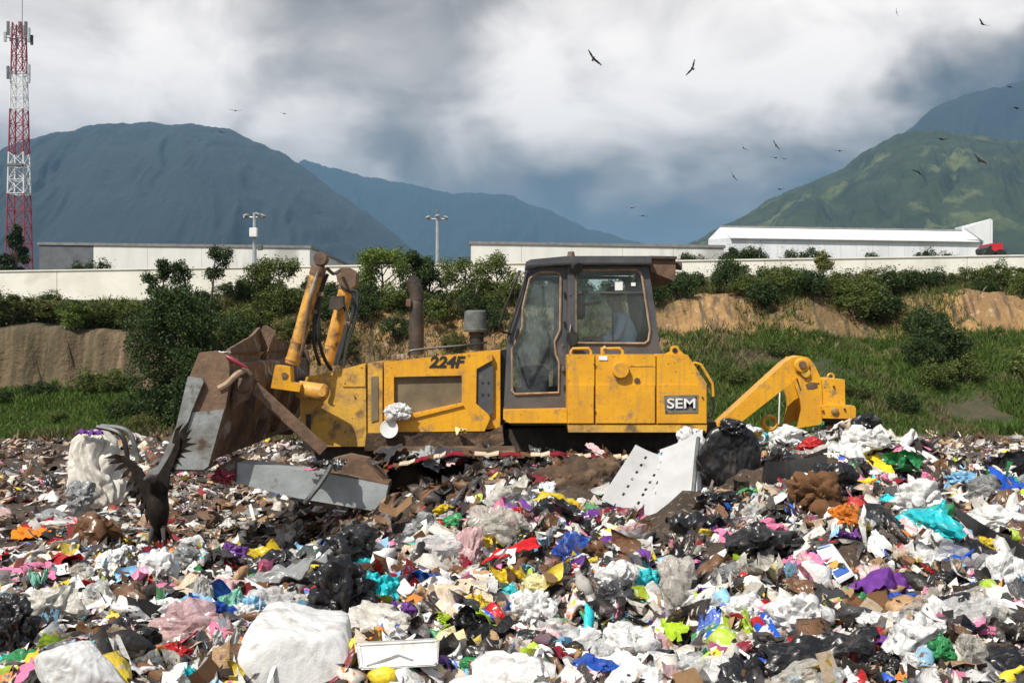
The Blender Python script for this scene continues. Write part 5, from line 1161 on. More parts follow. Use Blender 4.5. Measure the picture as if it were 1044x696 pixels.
CLOTHS = [sheet_mesh('cloth', 30+i, 20, 16, .03, crump=.34, aspect=.75, curl=.5) for i in range(7)]
FILMS = [sheet_mesh('film', 50+i, 15, 13, .006, False, crump=.32, curl=1.0, aspect=.8) for i in range(8)]
PAPERS = [sheet_mesh('paper', 70+i, 7, 6, .006, False, crump=.14, curl=.9, aspect=.7) for i in range(6)]
BOARDS = [board_mesh(i) for i in range(6)]
STRIPS = [strip_mesh(i) for i in range(5)]
BOTTLES = [lathe_mesh([(.26, -1), (.30, -.95), (.30, -.3), (.26, -.2), (.30, -.1), (.30, .35), (.12, .72), (.11, .9), (.12, .92), (.12, 1)], 14, .10, i) for i in range(3)]
CUPS = [lathe_mesh([(.42, -.6), (.60, .6), (.64, .62), (.64, .66), (.57, .64), (.40, -.52)], 16, .10, i) for i in range(3)]
def smooth_normal(x, y, e=.15):
    dx = (H(x+e, y)-H(x-e, y))/(2*e); dy = (H(x, y+e)-H(x, y-e))/(2*e); return Vector((-dx, -dy, 1)).normalized()
def place(name, me, m, loc, s, rot, label=None, cat=None, group=None):
    o = bpy.data.objects.new(name, me); COL.objects.link(o); o.location = loc; o.scale = s if isinstance(s, tuple) else (s, s, s); o.rotation_euler = rot
    if not me.materials: me.materials.append(m)
    o.material_slots[0].link = 'OBJECT'; o.material_slots[0].material = m
    return tag(o, label, cat, group)
LAND = []; KEEP = []           # landmarks (x, y, z, words) and picture-independent keep-clear spots (x, y, r)
def screen(v): return 522+v[0]/v[1]*F, 348-(v[2]-CZ)/v[1]*F
def hero(name, me, m, px, py, wpx, hpx, label, cat, words=None, Y=None, rot=None, depth=.7, lift=0, meshz=.75, clear=1.0):
    """one particular piece of rubbish; width and height are its real size at its real distance"""
    Y = Y or hit(px, py+hpx*.32)-wpx*hit(px, py)/F*.22; s = Y/F; w, h = wpx*s/2, hpx*s/2
    c = P(px, py, Y); rot = rot or (0, 0, 0)
    o = place(name, me, m, c, (w, w*depth, h/meshz), rot, label, cat)
    LAND.append((c, words)) if words else None
    KEEP.append((px, py, max(wpx, 8)*.43*clear, max(hpx, 8)*.43*clear, Y)); return o
def ub(seed, **k): return bag_mesh(100+seed, 5 if k.pop('fine', 0) else 4, **k)
def uc(seed, **k): return sheet_mesh('cloth', 200+seed, 30, 24, .03, crump=.34, **k)
hero('plastic_sack', taut_mesh(22, 12, .016, 20, boxy=True), tm('white', 'sack'), 303, 682, 132, 124, 'big bulging white plastic sack in the front of the heap beside the white foam box', 'sack', 'big white sack', Y=4.42, meshz=.85, clear=.78)
hero('plastic_sheet', uc(2, aspect=.5, curl=.3), tm('white', 'film'), 228, 652, 26, 80, 'long white plastic sheet leaning on the left side of the big white sack', 'plastic sheet', 'leaning white sheet', Y=4.75, meshz=.9, rot=(.2, .35, .3), depth=.9)
def foam_box():
    c = P(406, 667, 4.35); s = 4.35/F; t = empty('foam_box', c, 'white foam fruit tray lying on its side beside the big white sack', 'foam box')
    t.rotation_euler = (math.radians(-18), math.radians(-1.5), math.radians(6)); w, d, h = 84*s, .17, 27*s
    bm = bmesh.new(); r = bmesh.ops.create_cube(bm, size=1, matrix=Matrix.Diagonal((w, d, h, 1)))
    for v in bm.verts:
        if v.co.z < 0: v.co.x *= .93
    f = [f for f in bm.faces if f.normal.y < -.9]
    q = bmesh.ops.inset_region(bm, faces=f, thickness=.016); bmesh.ops.translate(bm, verts=list({v for a in f for v in a.verts}), vec=(0, .012, 0))
    bmesh.ops.bevel(bm, geom=bm.edges[:], offset=.007, segments=2, affect='EDGES'); me = bpy.data.meshes.new('body'); bm.to_mesh(me); bm.free()
    foam = mat('white_foam', (.80, .80, .78), (.70, .69, .66), .85, 20, .003, 90, c3=(.50, .44, .36), s3=9, lo3=.60, hi3=.72)
    link_mesh('body', me, foam, t)
    bm = bmesh.new(); add_tube(bm, [Vector((-.12, -d/2+.004, -.035)), Vector((0, -d/2+.004, .0)), Vector((.05, -d/2+.004, -.02))], .004, 5); me = bpy.data.meshes.new('moulded_rib'); bm.to_mesh(me); bm.free(); link_mesh('moulded_rib', me, foam, t)
    LAND.append((c, 'foam tray')); KEEP.append((405, 668, 52, 27, 4.6))
foam_box()
B_, C_, F_ = 'plastic bag', 'cloth', 'plastic sheet'
hero('plastic_bag', uc(3, aspect=.8, curl=.7), tm('turquoise', 'film'), 371, 574, 28, 28, 'turquoise plastic bag, upper torn half on top of the shiny black bag', 'bag', meshz=.9, rot=(.9, .3, .2), depth=1.0)
hero('plastic_bag', uc(4, aspect=.9, curl=.6), tm('turquoise', 'film'), 390, 600, 38, 46, 'turquoise plastic bag with white strings over the shiny black bag', 'bag', 'turquoise bag with strings', meshz=.9, rot=(1.0, .3, .3), depth=1.0)
hero('plastic_bag', ub(5, fine=1), tm('black', 'film'), 350, 604, 66, 62, 'shiny black crumpled bag under the turquoise bag', 'bag', 'black bag under turquoise')
hero('plastic_bag', ub(6), tm('black', 'film'), 358, 556, 50, 34, 'black tied bag in the shadow below the grey push arm', 'bag', 'black bag below the push arm')
for k, (a, b) in enumerate((((388, 618), (377, 655)), ((404, 615), (410, 628)))):
    pa, pb = P(a[0], a[1], hit(a[0], a[1])-.14), P(b[0], b[1], hit(b[0], b[1])-.1)
    tag(tube('string', [pa, pa.lerp(pb, .5)+Vector((.015, 0, -.01)), pb], .0035, whitepaint, None, 5, True), ('long' if k == 0 else 'short')+' white string hanging from the turquoise bag', 'string')
hero('dirty_sack', sack_mesh(7, 11, .55, .30, crease=.05, cone=True), tm('off-white', 'cloth'), 98, 476, 56, 76, 'tall dirty white sack with dark purple mouth standing left of the landing vulture', 'sack', 'dirty white sack', Y=9.6, meshz=1.0)
hero('rag', CLOTHS[0], tm('purple', 'cloth'), 92, 440, 24, 16, 'dark purple rag crowning the dirty white sack', 'rag', Y=9.45, meshz=.5)
hero('plastic_bag', ub(8), tm('grey', 'film'), 82, 506, 28, 26, 'small dirty grey bag at the foot of the dirty white sack', 'bag', Y=9.3)
for k, (a, b) in enumerate((((99, 435), (131, 476)), ((103, 434), (141, 470)))):
    tag(tube('strap', [P(*a, 9.35), P((a[0]+b[0])/2+9, (a[1]+b[1])/2-12, 9.3), P(*b, 9.3)], .02, (black, greyplastic)[k], None, 6, True), ('black', 'grey')[k]+' strap arching over the dirty white sack', 'strap')
hero('rubbish_bag', taut_mesh(9, 18, .045, 16), tm('black', 'film'), 747, 468, 66, 78, 'big full black rubbish bag standing beside the white perforated boards', 'rubbish bag', 'big black rubbish bag', Y=9.35, meshz=1.0, clear=1.05)
hero('plastic_bag', ub(10), tm('black', 'film'), 748, 436, 26, 16, 'knotted black mouth on top of the big black rubbish bag', 'bag', Y=9.2)
hero('plastic_sheet', uc(11, aspect=.6), tm('black', 'film'), 712, 528, 62, 44, 'crumpled black plastic sheet between the white boards and the pink bag', 'plastic sheet', 'crumpled black sheet', meshz=.5)
hero('plastic_bag', ub(12), tm('black', 'film'), 735, 512, 34, 20, 'small black bag below the big black rubbish bag', 'bag')
hero('plastic_bag', ub(13), tm('pink', 'film'), 781, 541, 44, 24, 'bright pink plastic bag on the right part of the heap', 'bag', 'bright pink bag')
hero('plastic_sheet', sheet_mesh('sheet', 301, 16, 14, .01, crump=.16, curl=.5), tm('turquoise', 'film'), 661, 588, 30, 50, 'stiff turquoise plastic sheet leaning against a clear bag', 'plastic sheet', 'stiff turquoise sheet', rot=(1.0, .2, .4), meshz=.6)
hero('clear_bag', ub(14), tm('off-white', 'clear'), 690, 596, 36, 62, 'cloudy clear bag to the right of the stiff turquoise sheet', 'bag', meshz=.8)
hero('cloth', uc(15, aspect=.6), tm('purple', 'cloth'), 903, 590, 74, 44, 'dark purple garment spread over the right slope of the heap', 'garment', 'dark purple garment', rot=(.5, .25, -.4), meshz=.45, depth=.8)
hero('plastic_bag', ub(16), tm('blue', 'film'), 600, 686, 52, 26, 'blue and white packet bag at the front edge of the heap', 'bag', 'blue packet bag')
hero('plastic_bag', ub(17), tm('orange', 'film'), 862, 527, 28, 24, 'crumpled orange bag above the dark purple garment', 'bag', 'crumpled orange bag')
hero('plastic_bag', ub(18), tm('yellow', 'film'), 878, 535, 16, 12, 'small yellow-orange wrapper touching the crumpled orange bag', 'wrapper')
hero('cloth', uc(19), tm('purple', 'cloth'), 864, 546, 24, 12, 'small purple rag below the crumpled orange bag', 'rag', meshz=.5)
hero('clear_bag', ub(20, fine=1), tm('off-white', 'clear'), 512, 537, 52, 36, 'round cloudy clear bag at the crest of the heap below the machine', 'bag', 'round clear bag')
hero('plastic_bag', ub(21), tm('green', 'film'), 463, 535, 30, 20, 'mid-green plastic bag at the crest of the heap', 'bag', 'mid-green bag')
hero('plastic_bag', ub(22), tm('yellow', 'film'), 452, 521, 20, 13, 'bright yellow bag just above the mid-green bag', 'bag', 'yellow bag above the green one')
hero('plastic_bag', ub(23), tm('yellow', 'film'), 501, 555, 26, 16, 'mustard yellow bag below the round clear bag', 'bag', 'mustard bag')
hero('clear_bag', ub(24), tm('white', 'clear'), 452, 560, 56, 30, 'long cloudy bag below the mid-green bag', 'bag', 'long cloudy bag')
hero('plastic_bag', ub(25), tm('pale pink', 'film'), 480, 560, 24, 44, 'pale pink bag between the long cloudy bag and the mustard bag', 'bag')
hero('plastic_bag', ub(26), tm('blue', 'clear'), 588, 560, 46, 32, 'clear bag stuffed with blue and white plastic below the dirt mound', 'bag', 'blue-stuffed clear bag')
hero('cloth', uc(27, aspect=.35), tm('lime', 'cloth'), 454, 634, 22, 50, 'lime green rag hanging down the slope above the foam tray', 'rag', 'lime green rag', rot=(.2, 1.2, .1), meshz=.9)
hero('plastic_bag', ub(28), tm('pale yellow', 'film'), 548, 599, 28, 24, 'pale yellow bag on top of a white bag', 'bag', 'pale yellow bag')
hero('plastic_bag', ub(29, fine=1), tm('white', 'film'), 547, 622, 40, 42, 'white bag with dark folds below the pale yellow bag', 'bag', 'white bag with dark folds')
hero('cloth', uc(30), tm('blue', 'cloth'), 522, 620, 12, 30, 'strip of royal blue cloth left of the white bag with dark folds', 'cloth', meshz=.9)
hero('cardboard', BOARDS[2], tm('tan', 'board'), 575, 587, 42, 26, 'folded brown cardboard above the pale yellow bag', 'cardboard', 'folded brown cardboard', rot=(.4, 0, .3), meshz=.6)
hero('cloth', uc(31, aspect=.5), tm('mint', 'cloth'), 39, 592, 20, 60, 'mint green cloth strip hanging on the left of the heap', 'cloth', 'mint green cloth', meshz=.9)
hero('cloth', uc(32), tm('orange', 'cloth'), 36, 541, 44, 18, 'red and orange garment on the far left of the heap', 'garment', 'orange garment', meshz=.5)
hero('cloth', uc(33), tm('red', 'cloth'), 33, 538, 22, 12, 'red sleeve lying on the orange garment', 'garment', meshz=.5)
hero('plastic_sack', taut_mesh(34, 12, .022, 18), tm('white', 'sack'), 78, 684, 84, 52, 'large white bag in the bottom left corner of the heap', 'bag', 'bottom left white bag')
hero('clear_bag', ub(35), tm('pale pink', 'clear'), 195, 640, 74, 44, 'pinkish clear bag left of the leaning white sheet', 'bag', 'pinkish clear bag')
hero('plastic_bag', ub(36), tm('red', 'film'), 178, 668, 34, 24, 'red plastic bag under the pinkish clear bag', 'bag', 'red bag')
hero('plastic_bag', ub(37, fine=1), tm('white', 'film'), 168, 625, 42, 26, 'puffy white bag above the pinkish clear bag', 'bag', 'puffy white bag')
hero('plastic_bag', ub(38, fine=1), tm('black', 'film'), 12, 640, 46, 56, 'shiny black bag at the left edge of the heap', 'bag', 'left edge black bag')
hero('plastic_bag', ub(39), tm('black', 'film'), 130, 650, 50, 36, 'torn black bag between the large corner bag and the red bag', 'bag')
hero('cloth', uc(40), tm('turquoise', 'cloth'), 206, 689, 36, 18, 'turquoise cloth at the bottom beside the leaning white sheet', 'cloth', 'turquoise cloth', meshz=.5)
hero('plastic_bag', ub(41), tm('brown', 'film'), 96, 545, 44, 36, 'dusty brown-black bag between the orange garment and the vulture', 'bag', 'dusty dark bag')
hero('plastic_bag', ub(42), tm('white', 'film'), 160, 580, 38, 40, 'white twisted bag just under the landing vulture', 'bag', 'twisted white bag')
hero('plastic_bag', ub(43), tm('grey', 'film'), 190, 566, 26, 22, 'pale grey bag to the right of the landing vulture', 'bag')
hero('plastic_bag', ub(44), tm('off-white', 'film'), 206, 603, 16, 34, 'narrow cream bag standing upright left of the flattened grey sheet', 'bag')
hero('plastic_sheet', uc(45, aspect=.45, curl=.3), tm('grey', 'film'), 290, 580, 92, 34, 'flattened long grey plastic sheet on the left slope', 'plastic sheet', 'flattened grey sheet', rot=(.3, -.3, .1), meshz=.5)
hero('cardboard', BOARDS[0], tm('tan', 'board'), 128, 602, 26, 22, 'curled brown cardboard piece near the yellow flower cluster', 'cardboard', 'curled cardboard', rot=(.6, .3, .5), meshz=.6)
for k, (dx, dy) in enumerate(((0, 0), (7, -3), (-6, 4), (4, 7), (12, 4), (-2, -7))):
    hero('plastic_flower', BAGS[k % 6], tm('yellow', 'cloth'), 120+dx, 627+dy, 9, 8, ['yellow plastic flower in the middle of the small cluster', 'yellow plastic flower, upper right one of the small cluster', 'yellow plastic flower, lower left one of the small cluster', 'yellow plastic flower, lowest of the small cluster', 'yellow plastic flower, rightmost of the small cluster', 'yellow plastic flower, topmost of the small cluster'][k], 'flower', Y=hit(122, 627)-.05)
hero('plastic_bag', ub(46), tm('white', 'film'), 815, 630, 52, 48, 'translucent white bag full of scraps on the lower right slope', 'bag', 'white bag on the lower right slope')
hero('plastic_sheet', uc(47, aspect=.5, curl=.3), tm('black', 'film'), 835, 660, 110, 34, 'long black plastic sheet along the bottom right of the heap', 'plastic sheet', 'long black sheet', rot=(.4, -.15, 0), meshz=.5)
hero('plastic_sheet', uc(48, aspect=.6, curl=.3), tm('black', 'film'), 1008, 668, 96, 36, 'shiny black plastic sheet in the bottom right corner', 'plastic sheet', 'corner black sheet', rot=(.4, .15, 0), meshz=.5)
hero('plastic_bag', ub(49), tm('pink', 'film'), 998, 645, 36, 16, 'magenta-pink flat bag near the bottom right corner', 'bag', 'magenta flat bag')
hero('plastic_bag', ub(50), tm('blue', 'film'), 920, 616, 34, 20, 'bright blue bag just below the dark purple garment', 'bag', 'bright blue bag')
hero('plastic_bag', ub(51), tm('green', 'film'), 958, 662, 28, 28, 'green and blue bag above the front edge on the right', 'bag', 'green and blue bag')
hero('plastic_bag', ub(52), tm('off-white', 'clear'), 987, 665, 30, 34, 'greyish clear bag beside the green and blue bag', 'bag')
hero('plastic_bag', ub(53), tm('white', 'film'), 905, 637, 52, 24, 'white plastic wrapper ball below the bright blue bag', 'bag', 'white wrapper ball')
hero('plastic_bag', ub(54, fine=1), tm('brown', 'cloth'), 832, 505, 50, 44, 'dusty brown sack in the dark hollow right of the big black bag', 'sack', 'dusty brown sack')
hero('plastic_bag', ub(55, fine=1), tm('black', 'film'), 850, 497, 44, 40, 'dark bag behind the dusty brown sack in the hollow', 'bag')
hero('clear_bag', ub(56, fine=1), tm('white', 'film'), 938, 510, 46, 34, 'bulging white bag at the right shoulder of the heap', 'bag', 'bulging white shoulder bag')
hero('cloth', uc(57), tm('dark red', 'cloth'), 918, 490, 40, 12, 'dark red and purple rag above the bulging white shoulder bag', 'rag', meshz=.5)
hero('plastic_bag', ub(58), tm('light blue', 'film'), 980, 488, 26, 12, 'light blue bag on the right shoulder of the heap', 'bag', 'light blue bag')
hero('clear_bag', ub(59), tm('grey', 'clear'), 1008, 500, 38, 26, 'grey clear bag at the right edge below the flat ground', 'bag')
hero('plastic_bag', ub(60), tm('blue', 'hard'), 957, 545, 14, 14, 'small shiny blue ball of plastic between the long black edge and the purple garment', 'ball', flat=.9) if False else None
hero('plastic_bag', ub(61), tm('yellow', 'film'), 1006, 555, 20, 14, 'bright yellow wrapper on the right under the long black edge', 'wrapper', 'bright yellow wrapper')
hero('plastic_bag', ub(62), tm('white', 'film'), 1020, 590, 40, 40, 'white bag at the right edge of the heap', 'bag', 'right edge white bag')
hero('plastic_bag', ub(63), tm('dark red', 'film'), 880, 512, 18, 14, 'small crimson bag beside the crumpled orange bag', 'bag')
hero('plastic_bag', ub(64), tm('red', 'film'), 828, 455, 24, 14, 'red plastic scrap near the top of the right heap', 'bag', 'red scrap on the crest')
hero('plastic_bag', ub(65), tm('green', 'film'), 834, 433, 16, 10, 'green bag on the crest of the heap below the ripper', 'bag', 'green bag on the crest')
hero('plastic_bag', ub(66), tm('light blue', 'hard'), 820, 430, 9, 8, 'small light blue object on the crest under the ripper bracket', 'container')
hero('plastic_bag', ub(67), tm('white', 'film'), 880, 448, 44, 26, 'white crumpled bag at the right end of the crest', 'bag', 'white crest bag')
hero('plastic_bag', ub(68), tm('white', 'film'), 800, 446, 36, 24, 'white crumpled bag in the middle of the crest beside the big black bag', 'bag')
hero('plastic_bag', ub(69), tm('charcoal', 'film'), 630, 610, 34, 34, 'dark grey clear-film bag right of the white bag with dark folds', 'bag')
hero('plastic_bag', ub(70), tm('light blue', 'film'), 634, 631, 18, 14, 'sky blue crumpled wrapper in the middle of the heap', 'wrapper', 'sky blue wrapper')
hero('clear_bag', ub(71), tm('white', 'film'), 628, 590, 38, 32, 'white translucent bag left of the stiff turquoise sheet', 'bag', 'white bag by the turquoise sheet')
hero('plastic_bag', ub(72), tm('green', 'film'), 484, 682, 30, 18, 'green net bag at the front edge right of the foam tray', 'bag', 'green net bag')
hero('cloth', uc(73, aspect=.3), tm('red', 'cloth'), 520, 560, 60, 14, 'red cloth band lying across the centre of the heap', 'cloth', 'red cloth band', rot=(.3, -.3, 0), meshz=.5)
hero('plastic_bag', ub(74), tm('white', 'film'), 640, 655, 50, 34, 'white bags mass in the lower centre of the heap', 'bag')
hero('plastic_bag', ub(75), tm('white', 'film'), 1015, 530, 60, 24, 'long white film bag draped right of the long black edge', 'bag')
hero('plastic_bag', ub(76), tm('black', 'film'), 905, 680, 40, 30, 'round shiny black bag at the front below the white wrapper ball', 'bag')
# white perforated boards
def slot_board(name, corners, Y0, Y1, slots, label, words, bend=None):
    """corners in order tl, tr, br, bl as seen; a thin plastic board with its slots cut through"""
    tl, tr, br, bl = [P(*c[:2], c[2]) for c in corners]; n, mrow = 16, 22; bm = bmesh.new(); g = {}
    cut = set()
    for (u, v0, v1, nn) in slots:
        for k in range(nn): cut.add((int(u*n), int((v0+(v1-v0)*k/(nn-1))*mrow)))
    for j in range(mrow+1):
        for i in range(n+1):
            u, v = i/n, j/mrow; p = tl.lerp(tr, u).lerp(bl.lerp(br, u), v); nrm = (tr-tl).cross(bl-tl).normalized()
            g[i, j] = bm.verts.new(p+nrm*(.02*math.sin(u*3.1)+.008*math.sin(v*7)))
    for j in range(mrow):
        for i in range(n):
            if (i, j) not in cut: bm.faces.new((g[i, j], g[i+1, j], g[i+1, j+1], g[i, j+1]))
    bmesh.ops.solidify(bm, geom=bm.faces[:], thickness=.008)
    c = (tl+br)/2; o = from_bm(name, bm, boardwhite, None, loc=c); tag(o, label, 'board'); LAND.append((c, words)) if words else None
    KEEP.append((*screen(c), 30, 40, c.y+.2)); return o
boardwhite = mat('white_plastic_board', (.82, .82, .82), (.74, .74, .73), .45, 5, c3=(.50, .46, .40), s3=5, lo3=.62, hi3=.75)
slot_board('perforated_board', [(648, 453, 10.1), (683, 466, 10.0), (652, 524, 9.5), (613, 508, 9.6)], 0, 0, [(.42, .10, .80, 6), (.86, .10, .85, 7)], 'white plastic board with two rows of dark slots, left one leaning against the mound', 'left slotted white board')
slot_board('perforated_board', [(673, 458, 9.8), (716, 437, 9.7), (715, 512, 9.25), (660, 541, 9.15)], 0, 0, [(.06, .05, .55, 6), (.22, .82, .84, 2)], 'larger white plastic board leaning between the left slotted board and the black rubbish bag', 'larger white board')
slot_board('perforated_board', [(662, 500, 9.5), (690, 478, 9.6), (690, 530, 9.2), (645, 528, 9.25)], 0, 0, [(.5, .75, .78, 2)], 'lower white board piece wedged under the two slotted boards', None)
tag(from_bm('white_edge_strip', (lambda bm: (add_tube(bm, smooth_path([P(712, 446, 9.6), P(710, 465, 9.45), P(708, 490, 9.25), P(706, 511, 9.15)], 5), .018, 6), bm)[1])(bmesh.new()), greyplastic, None, smooth=True), 'grey plastic strip standing between the larger white board and the black rubbish bag', 'strip')
hero('plastic_bag', ub(77), tm('white', 'film'), 703, 448, 24, 26, 'white plastic wisps at the top of the larger white board', 'bag', Y=9.9)
# printed box, leaflet
def flat_item(name, corners, m, th, label, cat, words, prints=()):
    pts = [P(*c) for c in corners]; nrm = (pts[1]-pts[0]).cross(pts[2]-pts[0]).normalized(); nrm = nrm if nrm.y < 0 else -nrm
    c = sum(pts, Vector())/4; t = empty(name, c, label, cat); bm = bmesh.new(); add_poly_pts(bm, pts, -nrm*th); from_bm('panel', bm, m, t)
    for (u0, v0, u1, v1, mm) in prints:
        f = lambda u, v: pts[0].lerp(pts[1], u).lerp(pts[3].lerp(pts[2], u), v)+nrm*.003
        bm = bmesh.new(); add_poly_pts(bm, [f(u0, v0), f(u1, v0), f(u1, v1), f(u0, v1)], -nrm*.001); from_bm('print', bm, mm, t)
    if words: LAND.append((c, words))
    KEEP.append((*screen(c), 18, 20, c.y)); return t
bp_, rp, yp, gp = (mat('blue_print', (.03, .12, .42), None, .5), mat('red_print', (.5, .05, .05), None, .5), mat('orange_print', (.72, .34, .06), None, .5), mat('pale_blue_print', (.30, .42, .62), None, .5))
flat_item('printed_carton', [(829, 556, hit(829, 556)-.05), (847, 552, hit(847, 552)-.05), (869, 583, hit(869, 583)-.2), (853, 592, hit(853, 592)-.2)], boardwhite, .02, 'white carton printed with blue and orange, left of the dark purple garment', 'carton', 'white printed carton', [(.1, .05, .9, .12, gp), (.15, .55, .7, .72, yp), (.1, .78, .92, .95, bp_)])
flat_item('printed_carton', [(392, 517, hit(392, 517)-.1), (424, 499, hit(392, 517)-.1), (432, 520, hit(392, 517)-.3), (402, 532, hit(392, 517)-.3)], boardwhite, .015, 'white and blue printed sheet on the torn cardboard box by the push arm', 'printed sheet', None, [(.55, .5, .95, .9, bp_), (.2, .2, .5, .3, gp)])
hero('cardboard', BOARDS[3], tm('tan', 'board'), 408, 524, 46, 44, 'torn brown cardboard box next to the end of the push arm', 'cardboard', 'torn cardboard box', rot=(.3, .4, .2), meshz=.7)
hero('cardboard', BOARDS[1], tm('beige', 'board'), 518, 664, 24, 16, 'small square of tan cardboard in the lower centre', 'cardboard', 'tan cardboard square', rot=(.8, 0, .3), meshz=.6)
flat_item('white_card', [(733, 551, hit(733, 551)), (744, 558, hit(744, 558)), (732, 578, hit(732, 578)-.1), (724, 570, hit(724, 570)-.1)], boardwhite, .006, 'small white card tilted below the crumpled black sheet', 'card', None)
# long black edges of buried trays and sheets
def long_edge(name, pts, r, m, label, cat, words, hgt=.1):
    v = [P(*p) for p in pts]; bm = bmesh.new(); rows = []
    for p in smooth_path(v, 5): rows.append([bm.verts.new(p), bm.verts.new(p+Vector((0, -.03, .012))), bm.verts.new(p+Vector((.0, -.05, -hgt))), bm.verts.new(p+Vector((0, .12, -hgt*1.2)))])
    for a, b in zip(rows, rows[1:]):
        for k in range(4): bm.faces.new((a[k], b[k], b[(k+1) % 4], a[(k+1) % 4]))
    bm.faces.new(rows[0]); bm.faces.new(rows[-1][::-1]); c = v[len(v)//2]; o = from_bm(name, bm, m, None, loc=c); tag(o, label, cat)
    if words: LAND.append((c, words))
    for p in smooth_path(v, 4): KEEP.append((*screen(p+Vector((0, 0, -hgt*.45))), 15, hgt*.5/p.y*F, p.y))
long_edge('black_tray', [(q, w, hit(q, w+10)-.2) for q, w in ((779, 472), (805, 470), (842, 464))], 0, black, 'broken black plastic tray to the right of the big black rubbish bag', 'tray', 'broken black tray', .17)
long_edge('black_liner', [(q, w, hit(q, w+6)-.22) for q, w in ((945, 500), (975, 519), (1010, 541), (1052, 562))], 0, black, 'long stiff black liner edge running down the right side of the heap', 'liner', 'long black liner edge', .13)
# things lying on the bulldozer
t = empty('paper_plate', P(397, 437, 12.4), 'round white paper plate stuck against the lower engine panel of the bulldozer', 'plate')
lathe('disc', [(0, -.01), (.08, -.012), (.098, -.02), (.102, -.016), (.08, -.004), (0, 0)], P(397, 437, 12.42), (.1, 1, -.05), whitepaint, t, 28)
hero('paper_cup', BAGS[3], tm('white', 'film'), 406, 420, 22, 17, 'crushed white paper cup on the engine panel above the round plate', 'cup', Y=12.42)
hero('rag', CLOTHS[2], tm('pale yellow', 'cloth'), 470, 437, 12, 7, 'small pale yellow rag on the lower edge of the engine panel', 'rag', Y=12.4, meshz=.5)
hero('rag', CLOTHS[5], tm('white', 'cloth'), 228, 359, 12, 4, 'small white rag on top of the blade corner', 'rag', Y=11.05, meshz=.5)
tag(tube('red_bottle', [P(226, 361, 11.05), P(236, 366, 11.0), P(252, 375, 11.0)], [.022, .026, .012], tm('dark red', 'film'), None, 10), 'crushed red bottle caught on the top corner of the blade', 'bottle')
hero('rag', uc(80), tm('black', 'film'), 334, 470, 36, 26, 'bundle of black rubber strips wrapped round the push arm and brace', 'rubber bundle', 'black bundle on the push arm', Y=11.15)
tag(tube('rubber_strip', [P(338, 474, 11.0), P(330, 488, 10.98), P(318, 504, 10.95), P(311, 512, 11.0)], .026, greyplastic, None, 6, True), 'grey rubber strip hanging over the push arm', 'strip')
hero('rag', CLOTHS[3], tm('pink', 'cloth'), 318, 478, 14, 8, 'small bright pink rag on the push arm beside the black bundle', 'rag', Y=11.2, meshz=.5)
hero('plastic_bag', ub(81), tm('dark red', 'film'), 228, 486, 22, 14, 'red and white scrap hanging at the nose of the push arm', 'bag', Y=11.2)
# litter caught on the track: a long striped ribbon, dirt mound
def mound():
    bm = bmesh.new(); bmesh.ops.create_icosphere(bm, subdivisions=5, radius=1)
    for v in bm.verts:
        p = v.co.copy(); r = 1+.30*mn.noise(p*1.6)+.22*abs(mn.noise(p*3.7))+.18*abs(mn.noise(p*7))+.12*mn.noise(p*14)+.06*mn.noise(p*28); v.co = Vector((p.x*.46*r, p.y*.36*r, p.z*.34*r))
    o = from_bm('dirt_mound', bm, mud, None, smooth=True); o.location = P(594, 506, 10.95); KEEP.append((590, 500, 27, 15, 10.8)); tag(o, 'brown clod of earth piled against the track left of the white boards', 'dirt mound'); LAND.append((o.location.copy(), 'earth clod'))
mound()
cols = [tm('dark red', 'cloth'), tm('beige', 'cloth'), tm('brown', 'cloth')]
t = empty('striped_ribbon', P(540, 466, 11.7), 'long red and white plastic ribbon draped over the muddy track', 'ribbon'); rp_ = smooth_path([P(395, 478, 11.45), P(430, 470, 11.5), P(462, 464.5, 11.6), P(520, 465, 11.6), P(570, 465, 11.6), P(610, 467, 11.6), P(645, 468, 11.6)], 5)
for k in range(len(rp_)-1):
    bm = bmesh.new(); a, b = rp_[k], rp_[k+1]; h = Vector((0, 0, .014)); j = Vector((0, .01*math.sin(k*2), .012*math.sin(k*1.3))); add_poly_pts(bm, [a+j, b-j, b-j+h*(.5+.9*((k*37 % 11)/11)), a+j+h*(.5+.9*((k*29 % 7)/7))], Vector((0, .10, .02))); from_bm('band', bm, cols[(k*7 % 5) % 3], t)

